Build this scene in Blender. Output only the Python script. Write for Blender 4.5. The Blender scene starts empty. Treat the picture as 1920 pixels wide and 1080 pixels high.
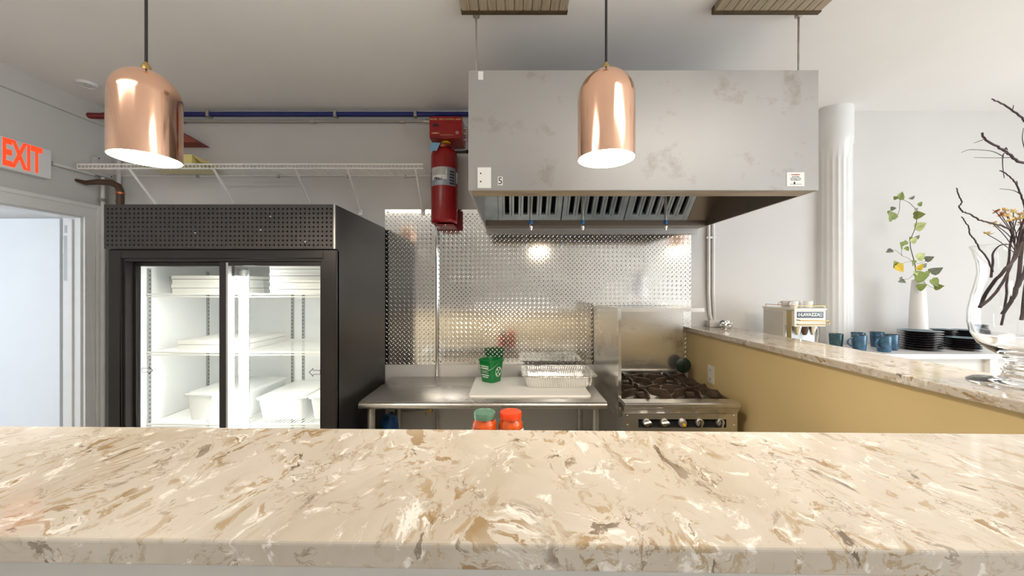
import bpy, bmesh, math, random
from mathutils import Vector, Matrix
random.seed(7)
PI = math.pi
S = bpy.context.scene
COL = S.collection

# ------------------------------------------------------------------ camera
CAM_H = 1.56                      # eye height; the camera looks level along +Y
F = 690.0                         # focal length in pixels of a 1920 wide frame
cd = bpy.data.cameras.new('camera'); cam = bpy.data.objects.new('camera', cd)
COL.objects.link(cam); S.camera = cam
cam.location = (0, 0, CAM_H); cam.rotation_euler = (PI/2, 0, 0)
cd.sensor_width = 36.0; cd.lens = 36.0*F/1920.0; cd.clip_start = 0.02; cd.clip_end = 100

# ------------------------------------------------------------------ world, daylight, exposure
w = bpy.data.worlds.new('world'); S.world = w; w.use_nodes = True
bg = w.node_tree.nodes['Background']; bg.inputs[0].default_value = (0.80, 0.90, 1.0, 1); bg.inputs[1].default_value = 1.5
S.view_settings.view_transform = 'Standard'; S.view_settings.look = 'None'
S.view_settings.gamma = 1.0; S.view_settings.use_curve_mapping = False
S.view_settings.exposure = 0.38

def area(name, loc, rot, sx, sy, power, col):
    l = bpy.data.lights.new(name, 'AREA'); l.shape = 'RECTANGLE'; l.size = sx; l.size_y = sy
    l.energy = power; l.color = col
    o = bpy.data.objects.new(name, l); COL.objects.link(o); o.location = loc; o.rotation_euler = rot
    return o
DAY = (0.93, 0.965, 1.0)
area('daylight_street_window', (5.28, -1.0, 1.55), (0, PI/2, 0), 2.1, 4.0, 122, DAY)      # right wall glazing
area('daylight_next_room', (-4.2, 0.04, 1.5), (PI/2, 0, 0), 1.4, 1.5, 25, (0.86, 0.94, 1.0))

# ------------------------------------------------------------------ materials
MATS = {}
def newmat(name):
    m = bpy.data.materials.new(name); m.use_nodes = True
    nt = m.node_tree; b = nt.nodes['Principled BSDF']; MATS[name] = m
    return m, nt, b
def srgb(r, g, b):
    f = lambda c: (c/255/12.92) if c/255 <= 0.04045 else ((c/255+0.055)/1.055)**2.4
    return (f(r), f(g), f(b), 1)
def N(nt, t, **kw):
    n = nt.nodes.new(t)
    for k, v in kw.items():
        if k.startswith('i_'): n.inputs[k[2:].replace('_', ' ')].default_value = v
        else: setattr(n, k, v)
    return n
def ramp(nt, stops, interp='LINEAR'):
    n = nt.nodes.new('ShaderNodeValToRGB'); e = n.color_ramp; e.interpolation = interp
    while len(e.elements) < len(stops): e.elements.new(0.5)
    for el, (p, c) in zip(e.elements, stops): el.position = p; el.color = c
    return n
def plain(name, col, rough=0.5, metal=0.0, var=0.06, scale=8.0, bump=0.0, bscale=60.0, stretch=(1,1,1), **kw):
    """colour with a soft noise variation, optional fine bump"""
    m, nt, b = newmat(name); L = nt.links
    tc = N(nt, 'ShaderNodeTexCoord'); mp = N(nt, 'ShaderNodeMapping'); mp.inputs['Scale'].default_value = stretch
    L.new(tc.outputs['Object'], mp.inputs[0])
    nz = N(nt, 'ShaderNodeTexNoise'); nz.inputs['Scale'].default_value = scale; nz.inputs['Detail'].default_value = 5
    L.new(mp.outputs[0], nz.inputs['Vector'])
    d = tuple(max(0, c*(1-var)) for c in col[:3])+(1,); u = tuple(min(1, c*(1+var)) for c in col[:3])+(1,)
    r = ramp(nt, [(0.3, d), (0.7, u)]); L.new(nz.outputs['Fac'], r.inputs[0]); L.new(r.outputs[0], b.inputs['Base Color'])
    b.inputs['Roughness'].default_value = rough; b.inputs['Metallic'].default_value = metal
    if bump:
        n2 = N(nt, 'ShaderNodeTexNoise'); n2.inputs['Scale'].default_value = bscale; n2.inputs['Detail'].default_value = 4
        L.new(mp.outputs[0], n2.inputs['Vector'])
        bp = N(nt, 'ShaderNodeBump'); bp.inputs['Strength'].default_value = bump; bp.inputs['Distance'].default_value = 0.004
        L.new(n2.outputs['Fac'], bp.inputs['Height']); L.new(bp.outputs[0], b.inputs['Normal'])
    for k, v in kw.items(): b.inputs[k.replace('_', ' ')].default_value = v
    return m
def emit(name, col, strength):
    m, nt, b = newmat(name)
    b.inputs['Base Color'].default_value = col; b.inputs['Emission Color'].default_value = col
    b.inputs['Emission Strength'].default_value = strength
    return m
def pane(name, tint=(1,1,1,1), ior=1.45, rough=0.0, gl=1.0):
    """thin clear sheet: transparent with a fresnel reflection"""
    m, nt, b = newmat(name); L = nt.links; nt.nodes.remove(b)
    out = nt.nodes['Material Output']
    t = N(nt, 'ShaderNodeBsdfTransparent'); t.inputs[0].default_value = tint
    g = N(nt, 'ShaderNodeBsdfGlossy'); g.inputs['Roughness'].default_value = rough; g.inputs[0].default_value = (gl, gl, gl, 1)
    lw = N(nt, 'ShaderNodeLayerWeight'); pw = N(nt, 'ShaderNodeMath', operation='POWER'); L.new(lw.outputs['Facing'], pw.inputs[0]); pw.inputs[1].default_value = 5.0
    f = N(nt, 'ShaderNodeMapRange'); f.inputs['To Min'].default_value = ((ior-1)/(ior+1))**2; f.inputs['To Max'].default_value = 0.40; L.new(pw.outputs[0], f.inputs['Value'])
    mx = N(nt, 'ShaderNodeMixShader'); L.new(f.outputs[0], mx.inputs[0]); L.new(t.outputs[0], mx.inputs[1]); L.new(g.outputs[0], mx.inputs[2])
    L.new(mx.outputs[0], out.inputs[0])
    return m
def quartz():
    m, nt, b = newmat('quartz'); L = nt.links
    tc = N(nt, 'ShaderNodeTexCoord'); mp = N(nt, 'ShaderNodeMapping'); mp.inputs['Scale'].default_value = (1.25, 0.78, 1.25)
    mp.inputs['Rotation'].default_value = (0, 0, 0.15)
    L.new(tc.outputs['Object'], mp.inputs[0])
    def warp(src, sc, amt, det=3):
        nz = N(nt, 'ShaderNodeTexNoise'); nz.inputs['Scale'].default_value = sc; nz.inputs['Detail'].default_value = det; L.new(src, nz.inputs['Vector'])
        sb = N(nt, 'ShaderNodeVectorMath', operation='SUBTRACT'); L.new(nz.outputs['Color'], sb.inputs[0]); sb.inputs[1].default_value = (.5,.5,.5)
        ml = N(nt, 'ShaderNodeVectorMath', operation='SCALE'); L.new(sb.outputs[0], ml.inputs[0]); ml.inputs['Scale'].default_value = amt
        ad = N(nt, 'ShaderNodeVectorMath', operation='ADD'); L.new(src, ad.inputs[0]); L.new(ml.outputs[0], ad.inputs[1])
        return ad.outputs[0]
    v1 = warp(mp.outputs[0], 5.0, 0.20); v2 = warp(v1, 20.0, 0.07, 5)
    def noise(v, sc, det, off, ro=.62):
        o = N(nt, 'ShaderNodeVectorMath', operation='ADD'); L.new(v, o.inputs[0]); o.inputs[1].default_value = (off, off*1.7, off*.6)
        nz = N(nt, 'ShaderNodeTexNoise'); nz.inputs['Scale'].default_value = sc; nz.inputs['Detail'].default_value = det; nz.inputs['Roughness'].default_value = ro
        L.new(o.outputs[0], nz.inputs['Vector']); return nz.outputs['Fac']
    def mask(fac, a, bb):
        r = ramp(nt, [(a, (0,0,0,1)), (bb, (1,1,1,1))]); L.new(fac, r.inputs[0]); return r.outputs[0]
    def mul(a, c):
        x = N(nt, 'ShaderNodeMath', operation='MULTIPLY'); L.new(a, x.inputs[0]); L.new(c, x.inputs[1]); return x.outputs[0]
    def mix(fac, c1, c2):
        x = N(nt, 'ShaderNodeMix', data_type='RGBA'); L.new(fac, x.inputs['Factor'])
        if isinstance(c1, tuple): x.inputs['A'].default_value = c1
        else: L.new(c1, x.inputs['A'])
        x.inputs['B'].default_value = c2
        return x.outputs['Result']
    def ridge(fac, wd):
        a = N(nt, 'ShaderNodeMath', operation='SUBTRACT'); L.new(fac, a.inputs[0]); a.inputs[1].default_value = .5
        ab = N(nt, 'ShaderNodeMath', operation='ABSOLUTE'); L.new(a.outputs[0], ab.inputs[0])
        v = ramp(nt, [(0.0, (1,1,1,1)), (wd, (0,0,0,1))]); L.new(ab.outputs[0], v.inputs[0]); return v.outputs[0]
    clump = mask(noise(mp.outputs[0], 6.0, 3, 31.), .40, .56)
    c = mix(mask(noise(v1, 5, 4, 0), .35, .66), srgb(196,187,175), srgb(178,167,152))
    c = mix(mask(noise(v2, 24, 7, 3.1, .68), .565, .63), c, srgb(222,216,208))            # white flakes
    c = mix(mul(mask(noise(v2, 40, 6, 9.4, .66), .55, .59), clump), c, srgb(166,146,118))  # small tan flakes
    c = mix(mul(ridge(noise(v2, 13.0, 6, 12.3), .014), mask(noise(v1, 7, 3, 21.), .48, .60)), c, srgb(128,112,92))
    c = mix(mul(mask(noise(v2, 15, 7, 5.7, .60), .60, .615), clump), c, srgb(148,124,90))  # brown patches
    c = mix(mul(mask(noise(v2, 19, 7, 15.2, .60), .615, .635), clump), c, srgb(112,97,80))
    L.new(c, b.inputs['Base Color']); b.inputs['Roughness'].default_value = 0.11
    b.inputs['Specular IOR Level'].default_value = 0.4
    return m
def steel(name, col, rough, stain=None, stretch=(1,1,1), amount=.5, metal=.92):
    """brushed sheet steel with blotches of dried grease"""
    m, nt, b = newmat(name); L = nt.links
    tc = N(nt, 'ShaderNodeTexCoord'); mp = N(nt, 'ShaderNodeMapping'); mp.inputs['Scale'].default_value = stretch; L.new(tc.outputs['Object'], mp.inputs[0])
    nz = N(nt, 'ShaderNodeTexNoise'); nz.inputs['Scale'].default_value = 3.0; nz.inputs['Detail'].default_value = 7; L.new(mp.outputs[0], nz.inputs['Vector'])
    d = tuple(c*.88 for c in col[:3])+(1,)
    r = ramp(nt, [(.3, d), (.7, col)]); L.new(nz.outputs['Fac'], r.inputs[0]); out = r.outputs[0]
    if stain:
        n2 = N(nt, 'ShaderNodeTexNoise'); n2.inputs['Scale'].default_value = 5.5; n2.inputs['Detail'].default_value = 9; n2.inputs['Roughness'].default_value = .7; L.new(tc.outputs['Object'], n2.inputs['Vector'])
        k = ramp(nt, [(.56, (0,0,0,1)), (.72, (amount,)*3+(1,))]); L.new(n2.outputs['Fac'], k.inputs[0])
        x = N(nt, 'ShaderNodeMix', data_type='RGBA'); L.new(k.outputs[0], x.inputs['Factor']); L.new(out, x.inputs['A']); x.inputs['B'].default_value = stain; out = x.outputs['Result']
    L.new(out, b.inputs['Base Color']); b.inputs['Metallic'].default_value = metal
    rr = N(nt, 'ShaderNodeMapRange'); rr.inputs['To Min'].default_value = rough*.8; rr.inputs['To Max'].default_value = rough*1.25
    L.new(nz.outputs['Fac'], rr.inputs['Value']); L.new(rr.outputs[0], b.inputs['Roughness'])
    return m

M_wall = plain('wall_paint', srgb(208,206,204), .62, var=.02, scale=2.5, bump=.08, bscale=25)
M_wallwarm = plain('dining_wall_paint', srgb(190,186,180), .62, var=.02, scale=2.5)
M_cream = plain('cream_wall_paint', srgb(214,202,178), .55, var=.03, scale=3)
M_ceil = plain('ceiling_paint', srgb(240,238,236), .7, var=.03, scale=1.2, bump=.12, bscale=9)
M_tan = plain('tan_wall_paint', srgb(207,184,134), .55, var=.03, scale=3, bump=.05, bscale=30)
M_grey = plain('pale_grey_paint', srgb(206,204,200), .55, var=.02)
M_trim = plain('gloss_white_paint', srgb(228,228,228), .35, var=.02)
M_floor = plain('floor_tile', srgb(222,215,205), .35, var=.12, scale=6)
M_quartz = quartz()
M_black = plain('black_vinyl', srgb(28,24,24), .36, var=.15, scale=3)
M_blackband = plain('dark_perforated_metal', srgb(54,50,50), .5, var=.06)
M_hole = plain('black_void', srgb(10,10,10), .9)
M_liner = plain('white_liner', srgb(236,238,238), .35, var=.01)
M_whitewire = plain('white_coated_wire', srgb(246,245,242), .4, var=.02)
M_slot = plain('grey_slotted_steel', srgb(176,178,178), .4, .6)
M_slotdark = plain('slot_shadow_grey', srgb(112,114,114), .6)
M_glass = pane('door_glass', (.97,.985,.98,1), 1.35)
M_tube = emit('fluorescent_tube', (1.0, 0.98, 0.95, 1), 28.0)
M_steel = steel('table_steel', (.66,.63,.59,1), .28, srgb(110,98,82), (1,2,1), .3)
M_steel2 = steel('range_steel', (.70,.68,.64,1), .25, srgb(96,78,56), (1,1,3), .5)
M_hood = steel('hood_steel', (.42,.41,.40,1), .42, srgb(128,112,92), (1,1,1), .6, .55)
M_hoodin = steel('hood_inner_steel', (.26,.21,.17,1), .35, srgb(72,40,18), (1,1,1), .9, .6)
M_grease = plain('greasy_lip', srgb(160,140,112), .45, .4, var=.3, scale=14, stretch=(.4,1,1))
M_baffle = plain('baffle_steel', srgb(168,178,184), .3, .45, var=.2, scale=10)
M_plate = plain('tread_plate_aluminium', (.86,.86,.85,1), .11, 1.0, var=.03)
M_chrome = plain('chrome', (.75,.75,.75,1), .12, 1.0)
M_galv = plain('galvanised_steel', (.56,.54,.50,1), .38, .9, var=.15, scale=14)
M_white_pipe = plain('white_painted_conduit', srgb(224,223,220), .4)
M_grey_pipe = plain('grey_conduit', srgb(172,168,160), .4, .3)
M_blue = plain('blue_pipe_paint', srgb(32,40,110), .35)
M_brown = plain('brown_pipe_paint', srgb(76,56,40), .3)
M_red = plain('fire_red_enamel', srgb(150,10,14), .25, var=.05)
M_darkred = plain('dark_red_paint', srgb(118,26,30), .4)
M_redcard = plain('dull_red_card', srgb(142,70,58), .6)
M_yellowcard = plain('pale_yellow_card', srgb(226,212,140), .7)
M_yellow = plain('yellow_plastic', srgb(222,172,30), .4)
M_copperpart = plain('copper_nut', srgb(186,110,76), .3, .6)
M_label = plain('silver_label', srgb(158,168,178), .35, .3)
M_paper = plain('white_paper', srgb(236,236,232), .7, var=.01)
M_tag = plain('pale_blue_tag', srgb(126,178,214), .6)
M_ink = plain('dark_ink', srgb(40,40,46), .6)
M_redink = plain('red_ink', srgb(190,60,60), .6)
M_gold = plain('gold_ink', srgb(232,190,130), .5)
M_copper = plain('polished_copper', (.95,.60,.43,1), .13, 1.0, var=.02)
M_shadein = plain('white_shade_lining', srgb(250,248,242), .5, var=0)
M_bulb = emit('lamp_glow', (1.0, 0.86, 0.66, 1), 108.0)
M_fillglow = emit('added_fill_glow', (1.0, .95, .86, 1), 7.5)  # glow of the unseen ceiling panels added to lift the room brightness
M_cord = plain('black_cord', srgb(36,32,30), .7, bump=.4, bscale=400)
M_green = plain('green_pail_plastic', srgb(10,122,58), .32, var=.04)
M_whiteprint = plain('white_print', srgb(222,240,226), .6)
M_board = plain('white_cutting_board', srgb(232,230,226), .4, var=.01)
M_foil = plain('aluminium_foil', (.86,.85,.83,1), .24, 1.0, var=.03, bump=.5, bscale=70)
M_iron = plain('rusty_cast_iron', srgb(74,60,49), .42, .35, var=.6, scale=16, bump=.3, bscale=80)
M_irondark = plain('burnt_pan', srgb(104,82,62), .5, .4, var=.6, scale=12)
M_brass = plain('aged_brass', srgb(190,160,100), .3, .9)
M_machine = plain('cream_enamel', srgb(226,222,212), .3, var=.02)
M_gold2 = plain('gold_strip', srgb(186,166,120), .4, .4)
M_navy = plain('navy_panel', srgb(62,66,92), .4)
M_dkgreen = plain('dark_green_enamel', srgb(18,40,26), .35)
M_mug = plain('blue_reactive_glaze', srgb(52,90,118), .2, var=.45, scale=40)
M_mugdark = plain('teal_reactive_glaze', srgb(40,72,80), .2, var=.45, scale=40)
M_mugin = plain('brown_glaze', srgb(50,36,32), .25)
M_dish = plain('dark_brown_glaze', srgb(34,22,24), .22, var=.2, scale=20)
M_dishtop = plain('blue_grey_glaze', srgb(96,120,130), .16, var=.3, scale=30)
M_vase = plain('matt_white_ceramic', srgb(232,230,230), .45, var=.01)
M_clear = pane('clear_glass', (.985,.99,.99,1), 1.40)
M_vaseglass = plain('vase_glass', (1,1,1,1), 0.0, 0.0, var=0.0, Transmission_Weight=1.0, IOR=1.45)
M_twig = plain('dark_twig_bark', srgb(66,50,52), .75, var=.25, scale=40)
M_stem = plain('ivy_stem', srgb(104,96,74), .7)
M_leaf = plain('green_leaf', srgb(124,140,66), .5, var=.25, scale=30)
M_leafpale = plain('pale_leaf', srgb(176,186,120), .5, var=.2, scale=30)
M_leafyel = plain('yellow_leaf', srgb(208,178,44), .5, var=.2, scale=30)
M_leafgrey = plain('grey_green_leaf', srgb(132,140,124), .5, var=.2, scale=30)
M_flower = plain('dried_petal', srgb(228,202,138), .7, var=.3, scale=30)
M_flowerb = plain('brown_petal', srgb(160,104,62), .7, var=.3, scale=30)
M_sauce = plain('orange_sauce', srgb(196,78,18), .25, var=.35, scale=40)
M_lidgreen = plain('sage_lid', srgb(98,138,116), .35, .3)
M_lidred = plain('orange_red_lid', srgb(232,66,16), .32)
M_box = plain('white_cardboard', srgb(238,238,234), .6, var=.01)
M_tub = plain('translucent_white_plastic', srgb(232,234,232), .3, var=.01)
M_clearplastic = pane('clear_plastic', (.90,.92,.92,1), 1.3, .1)
M_bag = plain('blue_plastic_bag', srgb(40,96,160), .3, var=.6, scale=18)
M_wood = plain('grey_brown_board', srgb(170,156,134), .6, var=.25, scale=20, stretch=(6,.3,1))
M_wooddark = plain('dark_board_edge', srgb(84,68,44), .6, var=.3, scale=20)
M_door = plain('white_door_paint', srgb(232,236,242), .4, var=.01)
M_exit = emit('exit_letters', srgb(255,66,30), 0.9)
M_blackrub = plain('black_rubber', srgb(22,22,24), .5)
M_bluecap = plain('blue_cap', srgb(40,120,190), .4)

# ------------------------------------------------------------------ geometry helpers
BASE = {}        # name of top-level object -> its origin, so that parts can be written in room coordinates
class MB:
    """collects simple shapes; build() links them as one mesh object"""
    def __init__(s): s.v = []; s.f = []; s.m = []; s.cur = 0
    def add(s, vs, fs):
        o = len(s.v); s.v += [tuple(p) for p in vs]
        for f in fs: s.f.append(tuple(i+o for i in f)); s.m.append(s.cur)
        return s
    def mat(s, i): s.cur = i; return s
    def box(s, x0, x1, y0, y1, z0, z1):
        return s.add([(x0,y0,z0),(x1,y0,z0),(x1,y1,z0),(x0,y1,z0),(x0,y0,z1),(x1,y0,z1),(x1,y1,z1),(x0,y1,z1)],
                     [(0,3,2,1),(4,5,6,7),(0,1,5,4),(1,2,6,5),(2,3,7,6),(3,0,4,7)])
    def hexa(s, p):                 # eight corners in the order of box()
        return s.add(p, [(0,3,2,1),(4,5,6,7),(0,1,5,4),(1,2,6,5),(2,3,7,6),(3,0,4,7)])
    def tube(s, pts, r, n=10, cap=True):
        pts = [Vector(p) for p in pts]; rs = r if isinstance(r, (list, tuple)) else [r]*len(pts)
        rings = []; up = None
        for i, p in enumerate(pts):
            t = (pts[min(i+1, len(pts)-1)] - pts[max(i-1, 0)]).normalized()
            if up is None:
                up = Vector((0,0,1)) if abs(t.z) < .9 else Vector((1,0,0))
            a = (up - t*up.dot(t)).normalized(); up = a; b = t.cross(a)
            rings.append([p + (a*math.cos(2*PI*k/n) + b*math.sin(2*PI*k/n))*rs[i] for k in range(n)])
        vs = [q for R in rings for q in R]; fs = []
        for i in range(len(rings)-1):
            for k in range(n): fs.append((i*n+k, i*n+(k+1)%n, (i+1)*n+(k+1)%n, (i+1)*n+k))
        if cap: fs.append(tuple(reversed(range(n)))); fs.append(tuple(range((len(rings)-1)*n, len(rings)*n)))
        return s.add(vs, fs)
    def lathe(s, prof, c=(0,0,0), n=28, axis='z', a0=0.0, a1=2*PI):
        closed = abs(a1-a0-2*PI) < 1e-6; k = n if closed else n+1; vs = []
        for r, h in prof:
            for i in range(k):
                a = a0+(a1-a0)*i/n; x, y = r*math.cos(a), r*math.sin(a)
                vs.append({'z': (c[0]+x, c[1]+y, c[2]+h), 'y': (c[0]+x, c[1]+h, c[2]+y), 'x': (c[0]+h, c[1]+x, c[2]+y)}[axis])
        fs = []
        for j in range(len(prof)-1):
            for i in range(n):
                p, q = i, (i+1) % k
                f = (j*k+p, j*k+q, (j+1)*k+q, (j+1)*k+p); fs.append(f if axis != 'y' else f[::-1])
        return s.add(vs, fs)
    def prism(s, poly, h0, h1, axis='z'):
        n = len(poly); P = {'z': lambda a, b, h: (a,b,h), 'y': lambda a, b, h: (a,h,b), 'x': lambda a, b, h: (h,a,b)}[axis]
        vs = [P(a,b,h0) for a,b in poly]+[P(a,b,h1) for a,b in poly]
        fs = [tuple(reversed(range(n))), tuple(range(n, 2*n))]+[(i,(i+1)%n,(i+1)%n+n,i+n) for i in range(n)]
        return s.add(vs, fs)
    def build(s, name, mat, parent=None, smooth=False, bevel=0.0, seg=2, local=False, weld=True, recalc=True):
        bm = bmesh.new(); vv = [bm.verts.new(p) for p in s.v]
        for f, mi in zip(s.f, s.m):
            try: fc = bm.faces.new([vv[i] for i in f]); fc.material_index = mi
            except ValueError: pass
        if weld: bmesh.ops.remove_doubles(bm, verts=bm.verts, dist=1e-6)
        if recalc: bmesh.ops.recalc_face_normals(bm, faces=bm.faces)
        if bevel:
            es = [e for e in bm.edges if len(e.link_faces) == 2 and e.calc_face_angle(0) > .6]
            bmesh.ops.bevel(bm, geom=es, offset=bevel, segments=seg, affect='EDGES', profile=.5, clamp_overlap=True)
        me = bpy.data.meshes.new(name)
        if parent is None:
            xs = [v.co for v in bm.verts]
            c = Vector(((min(p.x for p in xs)+max(p.x for p in xs))/2, (min(p.y for p in xs)+max(p.y for p in xs))/2, min(p.z for p in xs)))
        else: c = Vector((0,0,0)) if local else BASE[root_of(parent).name]
        if not (local and parent is None): bmesh.ops.translate(bm, verts=bm.verts, vec=-c)
        bm.to_mesh(me); bm.free()
        if smooth:
            for p in me.polygons: p.use_smooth = True
            try: me.set_sharp_from_angle(angle=math.radians(42))
            except Exception: pass
        for mm in (mat if isinstance(mat, (list, tuple)) else [mat]): me.materials.append(mm)
        o = bpy.data.objects.new(name, me); COL.objects.link(o)
        if parent is None:
            if not local: o.location = c
            BASE[o.name] = Vector(o.location)
        else: o.parent = parent
        return o
def root_of(o):
    while o.parent: o = o.parent
    return o
def tag(o, label, cat, group=None):
    o['label'] = label; o['category'] = cat
    if group: o['group'] = group
    return o
def thing(name, label, cat, loc=(0,0,0), rotz=0.0, group=None):
    o = bpy.data.objects.new(name, None); COL.objects.link(o); o.empty_display_size = .05
    o.location = loc; o.rotation_euler = (0,0,rotz); BASE[o.name] = Vector(loc)
    return tag(o, label, cat, group)
def struct(mb, name, mat, parent=None, **kw):
    o = mb.build(name, mat, parent, **kw)
    if parent is None: o['kind'] = 'structure'
    return o
def dup(root, loc, rotz=None, label=None, group=None):
    r = root.copy(); COL.objects.link(r); r.location = loc; BASE[r.name] = Vector(loc)
    if rotz is not None: r.rotation_euler = (0,0,rotz)
    if label: r['label'] = label
    if group: r['group'] = group
    for ch in list(root.children):
        c = ch.copy(); COL.objects.link(c); c.parent = r
        for g in list(ch.children):
            d = g.copy(); COL.objects.link(d); d.parent = c
    return r
def at(px, py, Y):               # room point seen at a photo pixel, at its real depth Y
    return Vector(((px-960)*Y/F, Y, CAM_H+(540-py)*Y/F))
def text(body, size, mat, name, parent, origin, xdir, ydir, align='CENTER', extrude=.0004, bold=0.0, xs=1.0):
    """flat lettering placed in the plane spanned by xdir / ydir"""
    cu = bpy.data.curves.new('t', 'FONT'); cu.body = body; cu.size = size; cu.align_x = align; cu.align_y = 'CENTER'
    cu.extrude = extrude; cu.offset = bold; cu.resolution_u = 3
    t = bpy.data.objects.new('t', cu); COL.objects.link(t)
    dg = bpy.context.evaluated_depsgraph_get(); me = bpy.data.meshes.new_from_object(t.evaluated_get(dg))
    bpy.data.objects.remove(t); bpy.data.curves.remove(cu)
    X = Vector(xdir).normalized(); Yv = Vector(ydir).normalized(); Z = X.cross(Yv)
    mtx = Matrix((X, Yv, Z)).transposed().to_4x4(); mtx.translation = Vector(origin) - (BASE[root_of(parent).name] if parent else Vector((0,0,0)))
    me.transform(Matrix.Diagonal((xs,1,1,1))); me.transform(mtx); me.name = name; me.materials.clear(); me.materials.append(mat)
    o = bpy.data.objects.new(name, me); COL.objects.link(o); o.parent = parent
    return o
def Z(h): return CAM_H+h

# ================================================================== THE SETTING
WB, WL, CEIL = 2.70, -2.97, 2.86          # back wall, left wall, ceiling height
XR, YF = 5.30, -3.70                      # street wall on the right, front wall behind the camera
struct(MB().box(-5.3, XR+.15, YF-.15, 2.85, -.1, 0), 'floor', M_floor)
struct(MB().box(-5.3, XR+.15, YF-.15, 2.85, CEIL, CEIL+.1), 'ceiling', M_ceil)
struct(MB().box(-5.3, XR+.15, WB, WB+.12, 0, CEIL), 'wall_back', M_wall)
DY0, DY1, DZ = 1.66, 2.55, Z(.50)         # doorway in the left wall
struct(MB().box(WL-.12, WL, YF, DY0, 0, CEIL).box(WL-.12, WL, DY1, WB, 0, CEIL).box(WL-.12, WL, DY0, DY1, DZ, CEIL), 'wall_left', M_wall)
struct(MB().box(-5.3, -5.2, 0, WB, 0, CEIL), 'wall_next_room', M_wall)
struct(MB().box(-5.2, -4.95, -.1, 0, 0, CEIL).box(-3.45, WL-.12, -.1, 0, 0, CEIL).box(-4.95, -3.45, -.1, 0, 0, .7).box(-4.95, -3.45, -.1, 0, 2.3, CEIL), 'wall_next_front', M_wall)
# glazed street walls (light sources of the room)
m = MB().box(XR, XR+.12, YF, -3.00, 0, CEIL).box(XR, XR+.12, 1.00, WB, 0, CEIL).box(XR, XR+.12, -3.00, 1.00, 0, .48).box(XR, XR+.12, -3.00, 1.00, 2.62, CEIL)
struct(m, 'wall_right', M_wall)
m = MB().box(WL, XR, YF-.12, YF, 0, CEIL)
struct(m, 'wall_front', M_wallwarm)
def glazing(name, a0, a1, at_, axis):
    z0, z1 = .48, 2.62; n = 3; fr = MB(); 
    def bx(mb, p0, p1, q0, q1, c0, c1): 
        return mb.box(p0, p1, c0, c1, q0, q1) if axis == 'y' else mb.box(c0, c1, p0, p1, q0, q1)
    bx(fr, a0, a1, z0, z0+.06, at_+.02, at_+.09); bx(fr, a0, a1, z1-.06, z1, at_+.02, at_+.09)
    for i in range(n+1):
        c = a0+.03+(a1-a0-.06)*i/n; bx(fr, c-.03, c+.03, z0+.06, z1-.06, at_+.02, at_+.09)
    w_ = struct(fr, name, M_black)
    for i in range(n):
        c0 = a0+.06+(a1-a0-.06)*i/n; c1 = a0+(a1-a0-.06)*(i+1)/n
        p = MB(); bx(p, c0, c1, z0+.06, z1-.06, at_+.05, at_+.056); p.build('pane', M_glass, w_)
glazing('window_1', -3.00, 1.00, XR, 'x')
# cornice band and door casing on the left wall
struct(MB().box(WL, WL+.022, YF, WB, Z(1.17), CEIL), 'trim_1', M_grey)
cas = MB().box(WL, WL+.02, DY1-.005, DY1+.095, 0, DZ+.085).box(WL, WL+.02, DY0-.09, DY0+.005, 0, DZ+.085).box(WL, WL+.02, DY0+.005, DY1-.005, DZ-.005, DZ+.085)
cas.box(WL+.02, WL+.03, DY1+.06, DY1+.095, 0, DZ+.085).box(WL+.02, WL+.03, DY0-.09, DY1+.06, DZ+.06, DZ+.085)
struct(cas, 'trim_2', M_trim, bevel=.003)
jm = MB().box(WL-.12, WL, DY1-.018, DY1, 0, DZ-.018).box(WL-.12, WL, DY0, DY0+.018, 0, DZ-.018).box(WL-.12, WL, DY0, DY1, DZ-.018, DZ)
jm.box(WL-.075, WL-.045, DY1-.03, DY1-.018, 0, DZ-.03)
jamb = struct(jm, 'trim_3', M_trim)
MB().box(WL-.110, WL-.085, DY1-.0215, DY1-.0185, Z(.05), Z(.36)).build('seal_strip', M_slot, jamb)
MB().box(WL-.105, WL-.085, DY1-.0225, DY1-.0188, Z(.38), Z(.43)).build('strike_plate', M_slot, jamb)
# the door itself stands open into the next room, square to the doorway
d = MB().box(WL-.14-.84, WL-.14, 2.53, 2.57, .01, Z(.478))
door = struct(d, 'door_1', M_door, bevel=.002)
MB().lathe([(0,-.06),(.02,-.06),(.027,-.045),(.024,-.03),(.011,-.022),(.011,0),(.03,0)], (WL-.14-.77, 2.53, .98), 20, 'y').build('door_handle', M_chrome, door, smooth=True)
for hz in (.25, 1.05, 1.80):
    MB().tube([(WL-.132, 2.545, hz), (WL-.132, 2.545, hz+.09)], .006).build('hinge', M_slot, door)
# half walls carrying the stone ledges
LZ = Z(-.282); LT = .030                   # ledge top and thickness
m = MB().box(1.292, 1.535, .72, WB, 0, LZ-LT); struct(m, 'wall_kitchen_right', M_tan)
yaw = -0.0200
def rotp(x, y):                            # front ledge is turned a little about the vertical
    return (x*math.cos(yaw)-y*math.sin(yaw), x*math.sin(yaw)+y*math.cos(yaw)+0.0)
def slab(mb, x0, x1, y0, y1, z0, z1):
    q = [rotp(x0,y0), rotp(x1,y0), rotp(x1,y1), rotp(x0,y1)]
    return mb.hexa([(a,b,z0) for a,b in q]+[(a,b,z1) for a,b in q])
fw = MB(); fw.add(*(lambda t: (t.v, t.f))(slab(MB(), -2.05, 1.53, .452, .695, 0, LZ-LT-.001)))
fw.m = [0,0,1,0,0,0]
struct(fw, 'wall_kitchen_front', [M_cream, M_grey], recalc=True)
cw = MB()
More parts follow.
